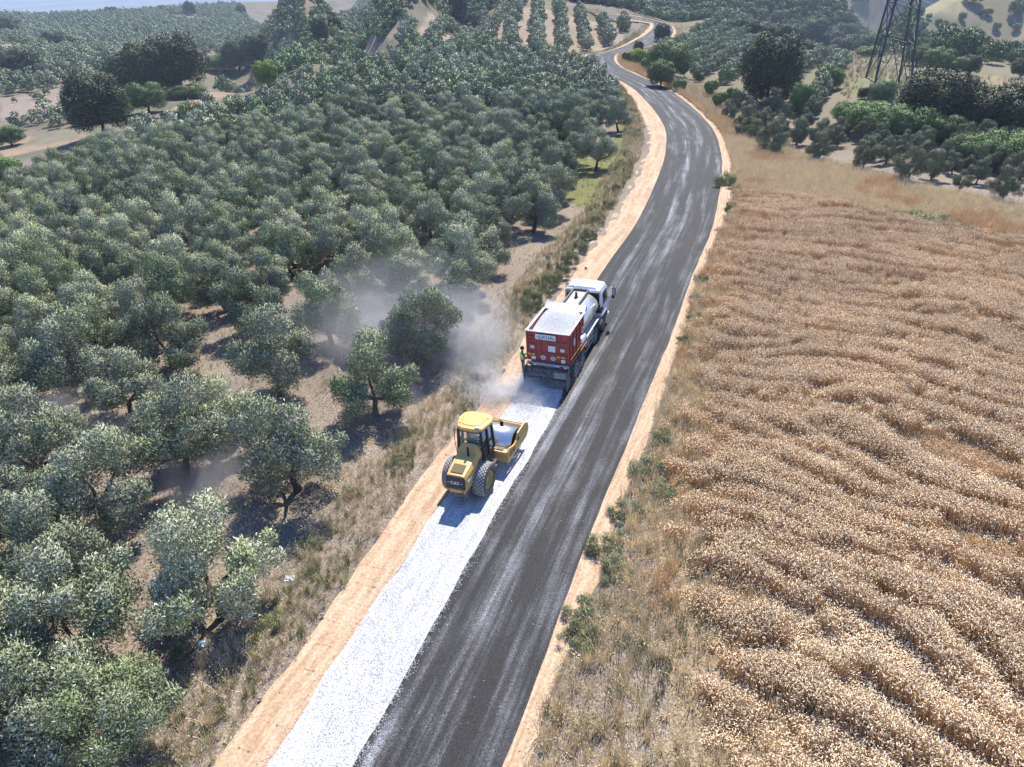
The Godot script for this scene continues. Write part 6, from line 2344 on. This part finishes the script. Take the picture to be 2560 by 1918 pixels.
# ---------------------------------------------------------------- dust raised by the truck
func build_dust() -> void:
	var o := thing("dust_cloud", Vector3.ZERO)
	tag(o, "whitish dust blowing from the back of the truck into the grove", "dust", "", "stuff")
	var r := RandomNumberGenerator.new()
	r.seed = 5
	var mats := {}
	# photo pixel of the ground below, height above it, puff size, density, how many puffs
	var path := [
		[1320, 985, 0.35, Vector3(1.5, 0.9, 1.3), 0.30, 7], [1250, 995, 0.35, Vector3(1.7, 0.9, 1.4), 0.24, 7], [1385, 955, 0.5, Vector3(1.3, 1.0, 0.8), 0.22, 3], [1350, 920, 1.2, Vector3(1.6, 1.3, 0.6), 0.10, 2],
		[1205, 950, 0.7, Vector3(2.4, 1.4, 2.0), 0.12, 6], [1185, 880, 1.0, Vector3(3.4, 1.9, 2.6), 0.08, 7], [1130, 850, 1.5, Vector3(4.2, 2.6, 3.2), 0.055, 7],
		[1060, 900, 1.1, Vector3(4.6, 2.4, 3.6), 0.045, 6], [960, 1060, 0.8, Vector3(4.0, 2.0, 3.0), 0.04, 4], [1010, 820, 1.6, Vector3(7.0, 3.2, 6.0), 0.014, 6],
		[860, 900, 1.4, Vector3(6.5, 3.2, 5.0), 0.025, 5], [560, 1230, 0.6, Vector3(3.4, 1.7, 2.6), 0.06, 3], [420, 1130, 0.8, Vector3(4.4, 2.2, 3.6), 0.03, 3], [60, 1110, 0.6, Vector3(3.8, 1.7, 3.0), 0.06, 3], [640, 1010, 1.0, Vector3(4.2, 2.2, 3.0), 0.03, 2],
	]
	for q in path:
		var s := spot(q[0], q[1])
		if not mats.has(q[4]):
			var f := FogMaterial.new()
			f.density = q[4] * (0.22 if q[4] > 0.09 else 0.6)
			f.albedo = Color(0.995, 0.99, 0.985)
			mats[q[4]] = f
		for k in q[5]:
			var z: Vector3 = q[3]
			var g := r.randf_range(0.55, 1.25)
			var at := s + Vector3(r.randfn() * z.x * 0.3, q[2] + r.randfn() * z.y * 0.2, r.randfn() * z.z * 0.3)
			var size := Vector3(z.x * g * r.randf_range(0.8, 1.3), z.y * g, z.z * g * r.randf_range(0.7, 1.3))
			var turn := Vector3(r.randf_range(-0.3, 0.3), r.randf() * TAU, r.randf_range(-0.3, 0.3))
			for shell in 3:
				# nested shells thin the puff towards its edge
				var fv := FogVolume.new()
				fv.name = "puff"
				fv.shape = RenderingServer.FOG_VOLUME_SHAPE_ELLIPSOID
				fv.size = size * [1.25, 0.85, 0.5][shell]
				fv.position = at + Vector3(r.randfn(), r.randfn() * 0.5, r.randfn()) * 0.06 * size.x
				fv.position.y = maxf(fv.position.y, fv.size.y * 0.3)
				fv.rotation = turn
				fv.material = mats[q[4]]
				o.add_child(fv, true)
	# the thick of it: airborne specks of stone powder behind the spreading box
	var d := plain("dust_speck", lin(0.86, 0.85, 0.83), 1.0)
	d.backlight = Color(0.9, 0.9, 0.9)
	d.cull_mode = BaseMaterial3D.CULL_DISABLED
	var sp := Shape.new()
	sp.flat()
	sp.quad(Vector3(-1, 0, -1), Vector3(1, 0, -1), Vector3(1, 0, 1), Vector3(-1, 0, 1))
	var xf := []
	var drift := [
		[1310, 975, 0.3, Vector3(0.9, 0.32, 0.7), 60000], [1390, 950, 0.4, Vector3(0.7, 0.35, 0.35), 26000], [1350, 915, 1.1, Vector3(0.8, 0.5, 0.15), 12000], [1250, 985, 0.35, Vector3(0.9, 0.3, 0.8), 60000], [1330, 1005, 0.25, Vector3(0.6, 0.22, 0.6), 20000],
		[1200, 950, 0.5, Vector3(1.2, 0.45, 1.0), 60000], [1190, 880, 0.9, Vector3(1.6, 0.6, 1.3), 60000], [1140, 840, 1.4, Vector3(1.9, 0.8, 1.5), 50000], [1080, 900, 0.9, Vector3(1.9, 0.6, 1.7), 40000],
	]
	for q in drift:
		var c := spot(q[0], q[1])
		var z: Vector3 = q[3]
		for k in q[4]:
			var p := c + Vector3(r.randfn() * z.x, q[2] + r.randfn() * z.y, r.randfn() * z.z)
			if p.y < 0.06: p.y = 0.06 + absf(r.randfn()) * 0.1
			if noise.get_noise_3d(p.x * 0.6 + p.y * 0.5, p.y * 0.9, p.z * 0.6) < r.randf_range(-0.35, 0.15): continue
			var g := r.randf_range(0.0035, 0.0065)
			xf.append(Transform3D(Basis.from_euler(Vector3(r.randf() * TAU, r.randf() * TAU, 0)).scaled(Vector3(g, g, g)), p))
	tag(scatter("specks", sp.done(), d, xf, PackedColorArray(), o), "", "", "", "stuff")
